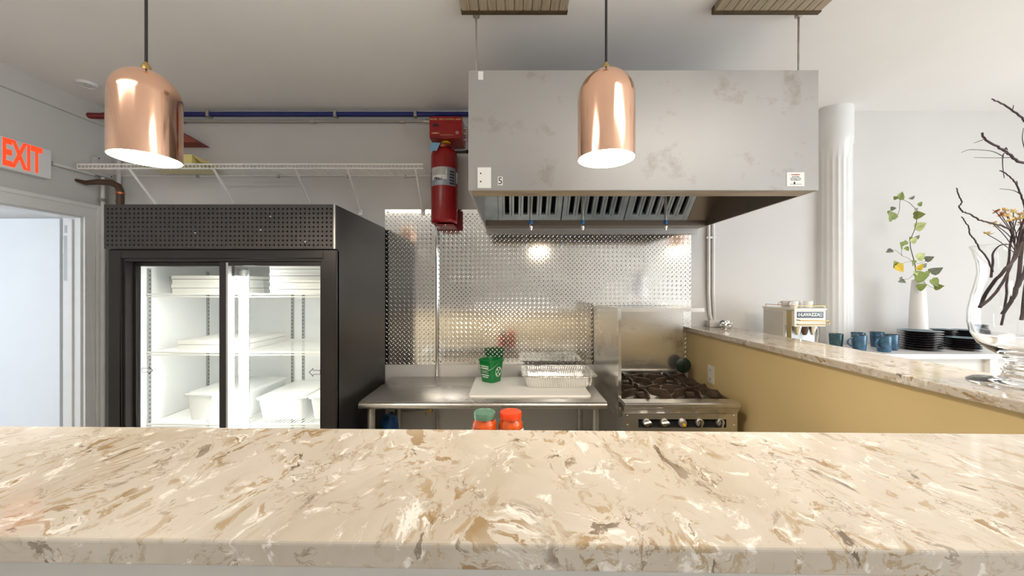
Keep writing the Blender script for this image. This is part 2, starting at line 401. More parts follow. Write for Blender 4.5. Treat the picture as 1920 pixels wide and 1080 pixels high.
# engaged fluted column on the back wall
prof = []; cz0, cz1 = 0.0, CEIL
cx, cy, cr = 2.352, WB, .112
K = 96
def rad(a, z):
    if z > Z(1.13): return cr*1.04
    if z > Z(1.075): return cr*1.04
    if Z(1.035) < z <= Z(1.075): return cr*1.03
    if z > Z(.93): return cr*.985
    return cr*.985 - .0065*(0.5-0.5*math.cos(a*22))**.6
zs = [0, .12, .1201, Z(.92), Z(.9301), Z(1.03), Z(1.036), Z(1.07), Z(1.0751), Z(1.1), CEIL]
vs = []; 
for z in zs:
    for i in range(K+1):
        a = PI + PI*i/K; r = rad(a, z) if z > .13 else cr*1.1
        if abs(z-Z(1.1)) < 1e-6: r = cr*1.045
        if z == CEIL: r = cr*1.045
        vs.append((cx+r*math.cos(a), cy+r*math.sin(a), z))
fs = [(j*(K+1)+i, j*(K+1)+i+1, (j+1)*(K+1)+i+1, (j+1)*(K+1)+i) for j in range(len(zs)-1) for i in range(K)]
cw.add(vs, fs)
tag(cw.build('fluted_column', M_trim, smooth=True), 'round white fluted column engaged in the back wall', 'column')

# ------------------------------------------------------------------ stone ledges
t = slab(MB(), -2.15, 1.600, .404, .7335, LZ-LT, LZ)
tag(t.build('stone_ledge', M_quartz, bevel=.004, seg=3), 'long cream and brown veined stone ledge on the front half wall', 'counter')
yj = .7355-.0200*1.42+.006
t = MB().box(1.264, 1.586, yj, WB-.001, LZ-LT, LZ)
tag(t.build('stone_ledge', M_quartz, bevel=.004, seg=3), 'narrow cream veined stone ledge running back to the wall beside the range', 'counter')

# ================================================================== CEILING FILL PANELS, ADDED OUT OF VIEW TO BRIGHTEN THE ROOM
for (x, lab) in ((-1.5, 'added unseen fill panel on the ceiling over the dining side, nearer the doorway wall'), (1.3, 'added unseen fill panel on the ceiling over the dining side, nearer the street window')):
    t = thing('added_fill_panel', lab, 'added light', (x, .07, CEIL-.05))
    MB().box(x-.62, x+.62, -.25, .39, CEIL-.05, CEIL-.0005).build('frame', M_trim, t)
    MB().box(x-.59, x+.59, -.22, .36, CEIL-.053, CEIL-.0502).build('diffuser', M_fillglow, t)

# ================================================================== PENDANT LAMPS (they light the kitchen)
def pendant(X, Y, label):
    zb = Z(.420); r = .0915
    t = thing('pendant_lamp', label, 'lamp', (X, Y, zb), 0, None)
    out = [(r, 0), (r, .195)]+[(r*math.cos(a), .195+.094*math.sin(a)) for a in [PI/2*i/10 for i in range(1, 10)]]+[(.012, .289)]
    inn = [(q-.0025 if q > .02 else q, h-.003 if h > .1 else h) for q, h in out]
    MB().lathe(out, (X, Y, zb), 48).build('shade', M_copper, t, smooth=True)
    MB().lathe(inn[::-1]+[out[0]], (X, Y, zb), 48).build('shade_lining', M_shadein, t, smooth=True)
    MB().lathe([(0, .006), (r-.004, .006), (r-.004, .010), (0, .010)], (X, Y, zb), 40).build('diffuser', M_bulb, t)
    MB().lathe([(.013,.284), (.013,.300), (.009,.308), (.004,.316), (0,.316)], (X, Y, zb), 16).build('cord_grip', M_brass, t, smooth=True)
    MB().tube([(X, Y, zb+.314), (X, Y, CEIL-.02)], .0042, 8).build('cord', M_cord, t)
    MB().lathe([(0,-.028), (.045,-.026), (.055,-.012), (.055,0), (0,0)], (X, Y, CEIL), 28).build('ceiling_rose', M_copper, t, smooth=True)
    return t
pendant(-1.193, 1.20, 'dome-topped copper pendant lamp hanging in front of the glass door fridge')
pendant(.307, 1.20, 'dome-topped copper pendant lamp hanging in front of the steel extractor hood')
pendant(1.885, 1.20, 'dome-topped copper pendant lamp hanging above the ledge beside the range')

# ================================================================== GLASS DOOR FRIDGE
FX0, FX1, FY, FYB = -2.112, -.917, 1.935, 2.66
FT = Z(.433)
fr = thing('display_fridge', 'black two-door sliding glass fridge with perforated top band', 'fridge', ((FX0+FX1)/2, 2.3, 0))
IX0, IX1, IY0, IY1, IZ0, IZ1 = -2.045, -.985, 2.015, 2.60, .22, Z(.145)
m = MB().box(FX0, IX0-.012, FY, FYB, .10, FT).box(IX1+.012, FX1, FY, FYB, .10, FT).box(IX0-.012, IX1+.012, IY1+.012, FYB, .10, FT)
m.box(IX0-.012, IX1+.012, FY+.03, IY1+.012, IZ1+.012, FT).box(IX0-.012, IX1+.012, FY+.03, IY1+.012, .10, IZ0-.012)
m.build('cabinet', M_black, fr)
m = MB().box(IX0-.012, IX0, IY0, IY1, IZ0, IZ1).box(IX1, IX1+.012, IY0, IY1, IZ0, IZ1).box(IX0-.012, IX1+.012, IY1, IY1+.012, IZ0-.012, IZ1+.012)
m.box(IX0-.012, IX1+.012, IY0, IY1, IZ1, IZ1+.012).box(IX0-.012, IX1+.012, IY0, IY1, IZ0-.012, IZ0)
m.build('liner', M_liner, fr)
MB().box(FX0+.03, FX1-.03, FY+.04, FYB-.03, 0, .10).build('base', M_hole, fr)
# top band: a plate with real punched holes
def perforated(x0, x1, z0, z1, y, nx, nz, r, th):
    mb = MB(); dx, dz = (x1-x0)/nx, (z1-z0)/nz
    for i in range(nx):
        for j in range(nz):
            cx_, cz_ = x0+dx*(i+.5), z0+dz*(j+.5)
            oc = [(cx_+dx/2*a, cz_+dz/2*b) for a, b in ((1,0),(1,1),(0,1),(-1,1),(-1,0),(-1,-1),(0,-1),(1,-1))]
            ic = [(cx_+r*math.cos(PI/4*k), cz_+r*math.sin(PI/4*k)) for k in range(8)]
            mb.add([(a,y,b) for a,b in oc]+[(a,y,b) for a,b in ic]+[(a,y+th,b) for a,b in ic],
                   [(k,(k+1)%8,8+(k+1)%8,8+k) for k in range(8)]+[(8+k,8+(k+1)%8,16+(k+1)%8,16+k) for k in range(8)])
    return mb
BZ0, BZ1, BY = Z(.203), FT, 1.905
band = perforated(FX0+.008, FX1-.008, BZ0+.008, BZ1-.012, BY, 52, 9, .0052, .006).build('top_band', M_blackband, fr, recalc=False)
m = MB().box(FX0, FX0+.008, BY, FY, BZ0, BZ1).box(FX1-.008, FX1, BY, FY, BZ0, BZ1).box(FX0+.008, FX1-.008, BY, FY, BZ1-.012, BZ1).box(FX0+.008, FX1-.008, BY, FY, BZ0, BZ0+.008)
m.build('band_frame', M_blackband, band)
MB().box(FX0+.008, FX1-.008, BY+.016, FY-.001, BZ0+.008, BZ1-.012).build('band_backing', M_hole, band)
MB().box(FX1-.006, FX1+.002, BY-.002, BY+.004, BZ0, BZ1).build('edge_strip', M_slot, band)
for sx, sz in ((-1.30, .30), (-1.64, .285), (-1.25, .37), (-1.07, .24)):
    MB().lathe([(0,-.003),(.004,-.002),(.0045,0)], (sx, BY, Z(sz)), 10, 'y').build('screw', M_slot, band, smooth=True)
# front frame
m = MB().box(FX0, -2.045, FY-.012, FY+.02, .10, BZ0-.002).box(-.985, FX1, FY-.012, FY+.02, .10, BZ0-.002).box(-2.045, -.985, FY-.012, FY+.02, Z(.155), BZ0-.002).box(-2.045, -.985, FY-.012, FY+.02, .10, .22)
m.build('front_frame', M_black, fr, bevel=.004)
m = MB().box(-2.045, -2.030, FY-.002, FY+.075, .22, Z(.155)).box(-1.0, -.985, FY-.002, FY+.075, .22, Z(.155)).box(-2.03, -1.0, FY-.002, FY+.075, Z(.140), Z(.155)).box(-2.03, -1.0, FY-.002, FY+.075, .22, .235)
m.build('door_track', M_black, fr)
def fdoor(x0, x1, y, sl, sr):
    zt, zb = Z(.139), .237
    st = MB().box(x0, x0+sl, y, y+.025, zb, zt).box(x1-sr, x1, y, y+.025, zb, zt).box(x0+sl, x1-sr, y, y+.025, zt-.022, zt).box(x0+sl, x1-sr, y, y+.025, zb, zb+.03)
    dd = st.build('sliding_door', M_black, fr, bevel=.002)
    MB().box(x0+sl, x1-sr, y+.010, y+.014, zb+.03, zt-.022).build('glass', M_glass, dd)
    return dd
dl = fdoor(-2.029, -1.505, FY+.038, .012, .040)
dr = fdoor(-1.545, -1.001, FY+.006, .040, .010)
MB().box(-1.507, -1.497, FY+.004, FY+.030, .24, Z(.135)).build('edge_seal', M_slot, dr)
def arrow(cx_, cz_, y, d, parent):
    """outline arrow sticker on the glass"""
    o = [(-.032,0),(-.008,.024),(-.008,.012),(.030,.012),(.030,-.012),(-.008,-.012),(-.008,-.024)]
    i = [(-.0275,0),(-.0105,.017),(-.0105,.0095),(.0275,.0095),(.0275,-.0095),(-.0105,-.0095),(-.0105,-.017)]
    mb = MB(); n = len(o); f = lambda p: (cx_+d*p[0], y, cz_+p[1])
    mb.add([f(p) for p in o]+[f(p) for p in i], [(k,(k+1)%n,n+(k+1)%n,n+k) for k in range(n)])
    mb.build('arrow_sticker', M_ink, parent)
arrow(-1.045, Z(-.447), FY+.015, 1, dr); arrow(-1.965, Z(-.443), FY+.047, -1, dl)
# interior: tubes, pilasters, wire shelves
MB().tube([(-1.474, 2.018, .26), (-1.474, 2.018, Z(.062))], .020, 14).build('light_tube', M_tube, fr, smooth=True)
MB().tube([(-1.474, 2.018, Z(.062)), (-1.474, 2.018, Z(.10))], .019, 14).build('tube_socket', M_slot, fr, smooth=True)
def pilaster(x, y, ax):
    if ax == 'y': p = MB().box(x-.009, x+.009, y-.008, y, IZ0, Z(.11))
    else: p = MB().box(x, x+ax*.008, y-.009, y+.009, IZ0, Z(.11))
    o = p.build('pilaster', M_slot, fr); sl = MB(); z = IZ0+.03
    while z < Z(.09):
        if ax == 'y': sl.box(x-.004, x+.004, y-.0092, y-.0078, z, z+.012)
        else: sl.box(x+ax*.0078, x+ax*.0092, y-.004, y+.004, z, z+.012)
        z += .025
    sl.build('slots', M_slotdark, o)['kind'] = 'stuff'
for x, y, ax in ((IX0, 2.07, 1), (IX0, 2.47, 1), (-1.548, IY1, 'y'), (-1.472, IY1, 'y'), (IX1, 2.07, -1), (IX1, 2.47, -1)): pilaster(x, y, ax)
MB().box(-1.487, -1.463, 2.045, 2.053, IZ0, Z(.11)).build('pilaster', M_slot, fr)
def wire_shelf(x0, x1, z):
    y0, y1 = 2.058, 2.575
    s_ = MB().box(x0, x1, y0-.006, y0+.004, z-.008, z).box(x0, x1, y0-.004, y0+.002, z-.022, z-.016).box(x0, x1, y1-.004, y1+.004, z-.008, z)
    s_.box(x0, x0+.005, y0, y1, z-.008, z-.002).box(x1-.005, x1, y0, y1, z-.008, z-.002)
    o = s_.build('wire_shelf', M_whitewire, fr); wv = MB(); n = int((x1-x0)/.02)
    for i in range(1, n):
        x = x0+(x1-x0)*i/n; wv.box(x-.0016, x+.0016, y0, y1, z-.0035, z-.0003)
    wv.build('wires', M_whitewire, o)['kind'] = 'stuff'
for h in (-.030, -.355, -.757):
    wire_shelf(IX0+.004, -1.515, Z(h)); wire_shelf(-1.505, IX1-.004, Z(h))

# ------------------------------------------------------------------ what is in the fridge
def flat_box(x0, x1, y0, y1, z0, h, label, group=None):
    t = thing('pastry_box', label, 'box', ((x0+x1)/2, (y0+y1)/2, z0), 0, group)
    MB().box(x0+.003, x1-.003, y0+.003, y1-.003, z0, z0+h*.55).build('tray', M_box, t)
    MB().box(x0, x1, y0, y1, z0+h*.55+.0025, z0+h).build('lid', M_box, t)
    MB().box(x0+.004, x1-.004, y0+.004, y1-.004, z0+h*.55, z0+h*.55+.0025).build('seam', M_ink, t)
    return t
z0 = Z(-.030)
flat_box(-1.935, -1.56, 2.09, 2.46, z0, .052, 'flat white carton, lower of two behind the left fridge door')
flat_box(-1.935, -1.56, 2.09, 2.46, z0+.0525, .048, 'flat white carton, upper of two behind the left fridge door')
for i in range(4):
    flat_box(-1.385, -.998, 2.10, 2.47, z0+.0385*i, .038, ['lowest','second from the bottom','second from the top','topmost'][i]+' white carton in the tall stack on the top fridge shelf')
flat_box(-1.90, -1.487-.03, 2.09, 2.47, Z(-.355), .058, 'wide flat white carton alone on the middle fridge shelf')
def clear_tub(x0, x1, y0, y1, z0, h, label, mat=M_clearplastic, name='deli_tub', n=6):
    t = thing(name, label, 'container', ((x0+x1)/2, (y0+y1)/2, z0))
    def rr(ix, k=.02):
        a, b, c, d = x0+ix, x1-ix, y0+ix, y1-ix; P = []
        for (cx_, cy_, s0) in ((b-k, d-k, 0), (a+k, d-k, 1), (a+k, c+k, 2), (b-k, c+k, 3)):
            for q in range(n+1): P.append((cx_+k*math.cos((s0+q/n)*PI/2), cy_+k*math.sin((s0+q/n)*PI/2)))
        return P
    R = [(rr(.024), 0), (rr(.010), h*.86), (rr(.002), h*.87), (rr(.002), h*.90)]
    k = len(R[0][0]); vs = [(a, b, z0+hh) for P, hh in R for a, b in P]
    fs = [tuple(reversed(range(k)))]+[(j*k+i, j*k+(i+1)%k, (j+1)*k+(i+1)%k, (j+1)*k+i) for j in range(len(R)-1) for i in range(k)]
    MB().add(vs, fs).build('body', mat, t, smooth=True)
    R = [(rr(0), h*.905), (rr(0), h*.94), (rr(.014), h*.945), (rr(.018), h)]
    vs = [(a, b, z0+hh) for P, hh in R for a, b in P]
    fs = [(j*k+i, j*k+(i+1)%k, (j+1)*k+(i+1)%k, (j+1)*k+i) for j in range(len(R)-1) for i in range(k)]+[tuple(range((len(R)-1)*k, len(R)*k))]
    MB().add(vs, fs).build('lid', mat, t, smooth=True)
    return t
zb = Z(-.757)
bt = clear_tub(-1.875, -1.515, 2.09, 2.50, zb, .160, 'opaque white lidded bus tub on the bottom fridge shelf', M_tub, 'bus_tub')
MB().box(-1.70, -1.54, 2.085, 2.089, zb+.122, zb+.148).build('label_strip', M_paper, bt)
clear_tub(-1.470, -1.180, 2.10, 2.50, zb, .135, 'clear lidded food tub on the bottom fridge shelf beside the bus tub', M_tub)
clear_tub(-1.170, -.995, 2.10, 2.50, zb, .140, 'narrow clear food tub on the bottom fridge shelf against the right liner', M_tub)
def cup(x, y, z0, h, r, label):
    t = thing('clear_cup', label, 'cup', (x, y, z0))
    MB().lathe([(0,0),(r*.82,0),(r,h*.9),(r,h*.9+.001)], (x,y,z0), 20).build('body', M_clearplastic, t, smooth=True)
    MB().lathe([(r+.002,h*.9),(r+.002,h*.96),(r*.8,h),(0,h)], (x,y,z0), 20).build('lid', M_clearplastic, t, smooth=True)
cup(-1.445, 2.20, Z(-.030), .085, .036, 'small lidded clear cup on the top fridge shelf beside the light tube')
cup(-1.972, 2.16, Z(-.030), .10, .030, 'small lidded clear cup on the top fridge shelf beside the two cartons')

# ================================================================== EXTRACTOR HOOD
HX0, HX1, HY0, HY1 = -.194, 1.3625, 1.635, WB-.010
HB, HT = Z(.434), Z(.968)
hd = thing('extractor_hood', 'large stained stainless steel extractor hood hung over the table and range', 'hood', ((HX0+HX1)/2, 2.17, HB))
MB().box(HX0, HX1, HY0, HY0+.012, HB, HT).build('front_panel', M_hood, hd, bevel=.0015)
MB().box(HX0, HX0+.010, HY0+.012, HY1, HB, HT).build('side_panel', M_hood, hd)
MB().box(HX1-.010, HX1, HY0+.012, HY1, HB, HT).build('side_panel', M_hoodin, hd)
MB().box(HX0+.010, HX1-.010, HY0+.012, HY1, HT-.010, HT).build('top_panel', M_hood, hd)
MB().box(HX0+.010, HX1-.010, HY0+.012, HY0+.105, HB, HB+.006).box(HX0+.010, HX1-.010, HY0+.100, HY0+.105, HB+.006, HB+.030).build('front_lip', M_grease, hd)
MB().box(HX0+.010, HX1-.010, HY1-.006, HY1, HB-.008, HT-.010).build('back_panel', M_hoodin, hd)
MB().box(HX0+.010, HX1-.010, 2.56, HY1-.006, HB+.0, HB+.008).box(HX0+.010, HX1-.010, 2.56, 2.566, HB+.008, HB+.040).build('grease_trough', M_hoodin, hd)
MB().box(HX0+.010, HX1-.010, HY1-.014, HY1-.006, HB-.040, HB-.0).build('rear_flange', M_hood, hd)
# sloping filter bank: bottom edge near the trough, top edge forward
fb, ft = Vector((0, 2.555, HB+.040)), Vector((0, 2.13, HB+.455))
sl = (ft-fb); SL = sl.length; sd = sl.normalized(); sn = Vector((0, -sd.z, sd.y))
if sn.y > 0: sn = -sn                      # normal towards the cook
def fpt(x, s, n): p = fb+sd*s+sn*n; return (x, p.y, p.z)
def fbox(mb, x0, x1, s0, s1, n0, n1):
    return mb.hexa([fpt(x0,s0,n0), fpt(x1,s0,n0), fpt(x1,s0,n1), fpt(x0,s0,n1), fpt(x0,s1,n0), fpt(x1,s1,n0), fpt(x1,s1,n1), fpt(x0,s1,n1)])
fbox(MB(), HX0+.010, -.095, 0, SL, -.01, .004).build('filler_panel', M_baffle, hd)
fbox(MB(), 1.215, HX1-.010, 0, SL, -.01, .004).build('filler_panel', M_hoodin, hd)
fbox(MB(), -.095, 1.215, 0, SL, -.06, -.055).build('filter_housing', M_hole, hd)
for k, (a, b) in enumerate(((-.092, .335), (.343, .770), (.778, 1.212))):
    fm = MB(); fbox(fm, a, a+.028, 0, SL, -.03, .006); fbox(fm, b-.028, b, 0, SL, -.03, .006); fbox(fm, a+.028, b-.028, 0, .030, -.03, .004); fbox(fm, a+.028, b-.028, SL-.03, SL, -.03, .004)
    bf = fm.build('baffle_filter', M_baffle, hd)
    nb = 6; st = (b-a-.056)/nb
    for i in range(nb):
        x = a+.028+st*i; q = MB()
        # hollow channel: two rims and a web, leaving a dark slot between neighbours
        fbox(q, x+.001, x+st*.26, .030, SL-.03, -.022, .006); fbox(q, x+st*.74, x+st-.001, .030, SL-.03, -.022, .006); fbox(q, x+st*.26, x+st*.74, .030, .048, -.022, .006)
        q.build('baffle', M_baffle, bf, bevel=.002, seg=1)
# fire suppression drops
for x in (.112, .421, .918):
    p = MB().tube([(x, 2.20, HT-.012), (x, 2.20, Z(.405))], .0085, 10).build('nozzle_pipe', M_galv, hd, smooth=True)
    MB().lathe([(.010,0),(.011,.004),(.011,.018),(.0085,.022)], (x,2.20,Z(.383)), 14).build('blue_cap', M_bluecap, p, smooth=True)
    MB().lathe([(0,0),(.007,.001),(.009,.012),(.011,.016),(.011,.026),(.007,.028),(.007,.040)], (x,2.20,Z(.345)), 14).build('nozzle', M_chrome, p, smooth=True)
MB().tube([(HX0+.011, 2.20, HT-.05), (HX1-.011, 2.20, HT-.05)], .009, 8).build('supply_pipe', M_galv, hd)
# things fixed to the front panel
y = HY0
pl = MB().box(-.153, -.093, y-.004, y, Z(.443), Z(.535)).build('blank_plate', M_paper, hd, bevel=.001)
for zz in (.508, .472): MB().lathe([(0,-.0065),(.003,-.006),(.0035,-.004)], (-.139, y, Z(zz)), 10, 'y').build('plate_screw', M_ink, pl)
st = MB().box(-.063, -.041, y-.0015, y, Z(.456), Z(.494)).build('number_sticker', M_paper, hd)
text('5', .042, M_ink, 'number', st, (-.052, y-.002, Z(.474)), (1,0,0), (0,0,1))
st = MB().box(1.220, 1.298, y-.0015, y, Z(.452), Z(.514)).build('notice_sticker', M_paper, hd)
def scribble(mb, x0, x1, z, h, y0, y1, step=.004, axis='y'):
    """a line of print too small to read"""
    x = x0
    while x < x1:
        wd = min(random.uniform(.35, 1.6)*step, x1-x); mb.box(x, x+wd, y0, y1, z-h/2*random.uniform(.7,1), z+h/2*random.uniform(.7,1)); x += wd+step*random.uniform(.25, .5)
    return mb
scribble(MB(), 1.240, 1.278, Z(.503), .005, y-.0022, y-.0015).build('heading', M_redink, st)
s_ = MB()
for a, b, zz in ((1.242,1.276,.493), (1.235,1.283,.486), (1.238,1.280,.479)): scribble(s_, a, b, Z(zz), .0035, y-.0022, y-.0015)
s_.box(1.250, 1.257, y-.0022, y-.0015, Z(.460), Z(.471)); scribble(s_, 1.234, 1.286, Z(.461), .002, y-.0022, y-.0015)
s_.build('small_print', M_ink, st)
tp = MB().box(-.150, -.128, y-.001, y, Z(.925), Z(.962)).build('torn_tape', M_paper, hd)
for x, s_ in ((-.168, 0), (1.345, 0)):
    MB().box(x-.018, x+.018, 1.70, 1.76, HT, HT+.006).build('hanger_tab', M_galv, hd)
# ceiling boards and threaded rods the hood hangs from
for (x0, x1, xr, lab, lab2) in ((-.232, .254, -.168, 'grey-brown board on the ceiling above the fire extinguisher end of the hood', 'thin steel hanger rod at the fire extinguisher end of the hood'),
                                (.930, 1.420, 1.345, 'grey-brown board on the ceiling above the column end of the hood', 'thin steel hanger rod at the column end of the hood')):
    t = thing('ceiling_board', lab, 'board', ((x0+x1)/2, 1.6, CEIL-.022))
    MB().box(x0, x1, 1.42, 1.690, CEIL-.022, CEIL).build('board', M_wood, t)
    MB().box(x0-.002, x1+.002, 1.690, 1.712, CEIL-.030, CEIL).build('edge_channel', M_wooddark, t)
    n = 12
    for i in range(n): 
        a = x0+(x1-x0)*i/n; MB().box(a+.002, a+(x1-x0)/n-.002, 1.42, 1.689, CEIL-.026, CEIL-.022).build('slat', M_wood, t)
    t = thing('hanger_rod', lab2, 'rod', (xr, 1.727, HT+.006))
    MB().tube([(xr, 1.727, HT+.006), (xr, 1.727, CEIL-.001)], .0048, 8).build('rod', M_galv, t)
    MB().lathe([(.012,0),(.012,.012),(.005,.014)], (xr,1.727,HT+.007), 6).build('nut', M_galv, t)
    MB().lathe([(.005,-.030),(.016,-.026),(.018,0)], (xr,1.727,CEIL-.001), 14).build('ceiling_anchor', M_galv, t)

# ================================================================== TREAD PLATE SPLASHBACK
def tread(x0, x1, z0, z1, label):
    y1 = WB-.0005; y0 = y1-.004
    t = thing('tread_plate', label, 'metal sheet', ((x0+x1)/2, (y0+y1)/2, z0))
    MB().box(x0, x1, y0, y1, z0, z1).build('sheet', M_plate, t)
    mb = MB(); p = .0325; L_, W_, h = .0108, .0034, .0013
    for i in range(int((x1-x0)/p)*2):
        for j in range(int((z1-z0)/p)):
            s = 1 if i % 2 else -1; cx_, cz_ = x0+p*(i/2+.32), z0+p*(j+.32+(.5 if i % 2 else 0))
            c = math.cos(PI/4); u = (c, s*c); v = (-s*c, c)
            def q(a, b, d): return (cx_+u[0]*a+v[0]*b, y0-d, cz_+u[1]*a+v[1]*b)
            mb.add([q(-L_,0,0), q(-L_*.4,-W_,0), q(L_*.4,-W_,0), q(L_,0,0), q(L_*.4,W_,0), q(-L_*.4,W_,0), q(-L_*.6,0,h), q(L_*.6,0,h)],
                   [(0,1,6),(1,2,7,6),(2,3,7),(3,4,7),(4,5,6,7),(5,0,6)])
    o = mb.build('raised_lugs', M_plate, t, weld=False, recalc=True); o['kind'] = 'stuff'
    for (a, b) in ((x0+.02, z1-.02), (x1-.02, z1-.02), (x0+.02, z0+.02), (x1-.02, z0+.02)):
        MB().lathe([(0,-.003),(.004,-.002),(.005,0)], (a, y0-.0012, b), 10, 'y').build('screw', M_ink, t)
tread(-.930, -.548, Z(-.560), Z(.575), 'narrow raised-tread metal sheet on the wall between fridge and pipe')
tread(-.543, 1.312, Z(-.560), Z(.575), 'wide raised-tread metal sheet on the wall behind table and range')
t = thing('gas_pipe', 'thin bright steel pipe running down the tread plate joint behind the table', 'pipe', (-.5455, 2.672, .45))
MB().tube([(-.5455, 2.672, .45), (-.5455, 2.672, Z(1.015))], .0085, 12).build('pipe', M_chrome, t, smooth=True)
for zz in (.60, Z(.30)): MB().box(-.5595, -.5315, 2.679, 2.6943, zz, zz+.016).build('clip', M_galv, t)

# ================================================================== STEEL WORK TABLE
def work_table(x0, x1, y0, y1, zt, label, twist=0.0):
    t = thing('work_table', label, 'table', ((x0+x1)/2, (y0+y1)/2, 0), twist)
    bx_, by_ = BASE[t.name].x, BASE[t.name].y
    m = MB().box(x0, x1, y0+.018, y1, zt-.040, zt)
    n = 8; poly = [(y0+.018+.020*math.cos(PI/2+PI*i/n)*1.0, zt-.020+.020*math.sin(PI/2+PI*i/n)) for i in range(n+1)]
    m.prism(poly, x0+.003, x1-.003, 'x')
    m.build('top', M_steel, t, smooth=True, bevel=.003)
    for lx in (x0+.055, x1-.055):
        for ly in (y0+.06, y1-.055):
            l = MB().tube([(lx, ly, .03), (lx, ly, zt-.041)], .0205, 16).build('leg', M_galv, t, smooth=True)
            MB().lathe([(0,0),(.022,.002),(.022,.03),(.018,.034)], (lx,ly,0), 14).build('foot', M_galv, l, smooth=True)
    MB().box(x0+.04, x1-.04, y0+.045, y1-.04, .225, .250).build('undershelf', M_galv, t, bevel=.004)
    return t
work_table(-.862, .535, 2.052, 2.660, Z(-.640), 'stainless steel table with rolled front edge against the tread plate')
work_table(-.95, 1.15, .765, 1.50, .92, 'low stainless steel prep table standing behind the front half wall')

# things on the table
TZ = Z(-.640)
def rrect(w, d, r, n=5, cx=0, cy=0):
    P = []
    for (a, b, s0) in ((w/2-r, d/2-r, 0), (-w/2+r, d/2-r, 1), (-w/2+r, -d/2+r, 2), (w/2-r, -d/2+r, 3)):
        for q in range(n+1): P.append((cx+a+r*math.cos((s0+q/n)*PI/2), cy+b+r*math.sin((s0+q/n)*PI/2)))
    return P
def loft(mb, rings, cap0=True, cap1=False):
    k = len(rings[0]); vs = [p for R in rings for p in R]
    fs = [(j*k+i, j*k+(i+1)%k, (j+1)*k+(i+1)%k, (j+1)*k+i) for j in range(len(rings)-1) for i in range(k)]
    if cap0: fs.append(tuple(reversed(range(k))))
    if cap1: fs.append(tuple(range((len(rings)-1)*k, len(rings)*k)))
    return mb.add(vs, fs)
bd = MB(); R = rrect(.720, .450, .018, 5, .105, 2.375)
loft(bd, [[(a,b,TZ) for a,b in R], [(a,b,TZ+.0125) for a,b in R]], True, True)
tag(bd.build('cutting_board', M_board, bevel=.002), 'white plastic cutting board lying on the steel table', 'cutting board')
BZ = TZ+.0125
# green pail, turned so that a corner faces the room
pb = thing('cleaning_pail', 'green square plastic pail with white print on the cutting board', 'pail', (-.140, 2.485, BZ+.0005), math.radians(52))
def R3(w, r, z): return [(a, b, z) for a, b in rrect(w, w, r, 6)]
h = .150
loft(MB(), [R3(.098,.022,0), R3(.104,.024,.004), R3(.128,.028,h-.014), R3(.140,.032,h-.012), R3(.142,.034,h), R3(.132,.030,h), R3(.124,.026,h-.012), R3(.100,.022,.006)], True, True).build('body', M_green, pb, smooth=True, local=True)
ear = [(-.010,-.012),(.010,-.012),(.010,.006),(0,.014),(-.010,.006)]
hp = []
for i in range(17):
    a = PI*i/16; u = .074*math.cos(a); hp.append((-.016-.066*math.sin(a)**.8, u, h-.020-.052*math.sin(a)))
MB().tube(hp, .0018, 6).build('bail_handle', M_galv, pb, smooth=True, local=True)
# print on the two faces that show
def face_pt(side, u, z, lift=.0012):
    wz = .104+(.128-.104)*(z/(h-.014)); d_ = wz/2+lift
    return {'a': (u, -d_, z), 'b': (-d_, -u, z), 'c': (d_, u, z)}[side]
def print_box(mb, side, u0, u1, z0, z1):
    mb.add([face_pt(side,u0,z0), face_pt(side,u1,z0), face_pt(side,u1,z1), face_pt(side,u0,z1)], [(0,1,2,3)])
pm = MB()
for (u0, u1, zc, hh, st_) in ((-.036,.030,.108,.010,.011), (-.036,.030,.094,.010,.011), (-.036,.026,.079,.003,.006), (-.030,.026,.066,.0045,.007), (-.034,.030,.050,.009,.010), (-.026,.022,.036,.009,.010)):
    u = u0
    while u < u1:
        wd = min(random.uniform(.5,1.1)*st_, u1-u); print_box(pm, 'b', u, u+wd, zc-hh/2*random.uniform(.8,1), zc+hh/2*random.uniform(.8,1)); u += wd+.0018
pm.build('printed_lines', M_whiteprint, pb, local=True)
em = MB(); n = 24
def disc_pt(r, a): return face_pt('a', .004+r*math.cos(a), .070+r*math.sin(a)*1.1)
em.add([disc_pt(.030, 2*PI*i/n) for i in range(n)]+[disc_pt(.025, 2*PI*i/n) for i in range(n)], [(i,(i+1)%n,n+(i+1)%n,n+i) for i in range(n)])
for a in (.9, 2.3, 3.9, 5.4):
    em.add([disc_pt(.003, a+1.5), disc_pt(.026, a-.25), disc_pt(.026, a+.25), disc_pt(.003, a-1.5)], [(0,1,2,3)])
em.build('round_emblem', M_whiteprint, pb, local=True)

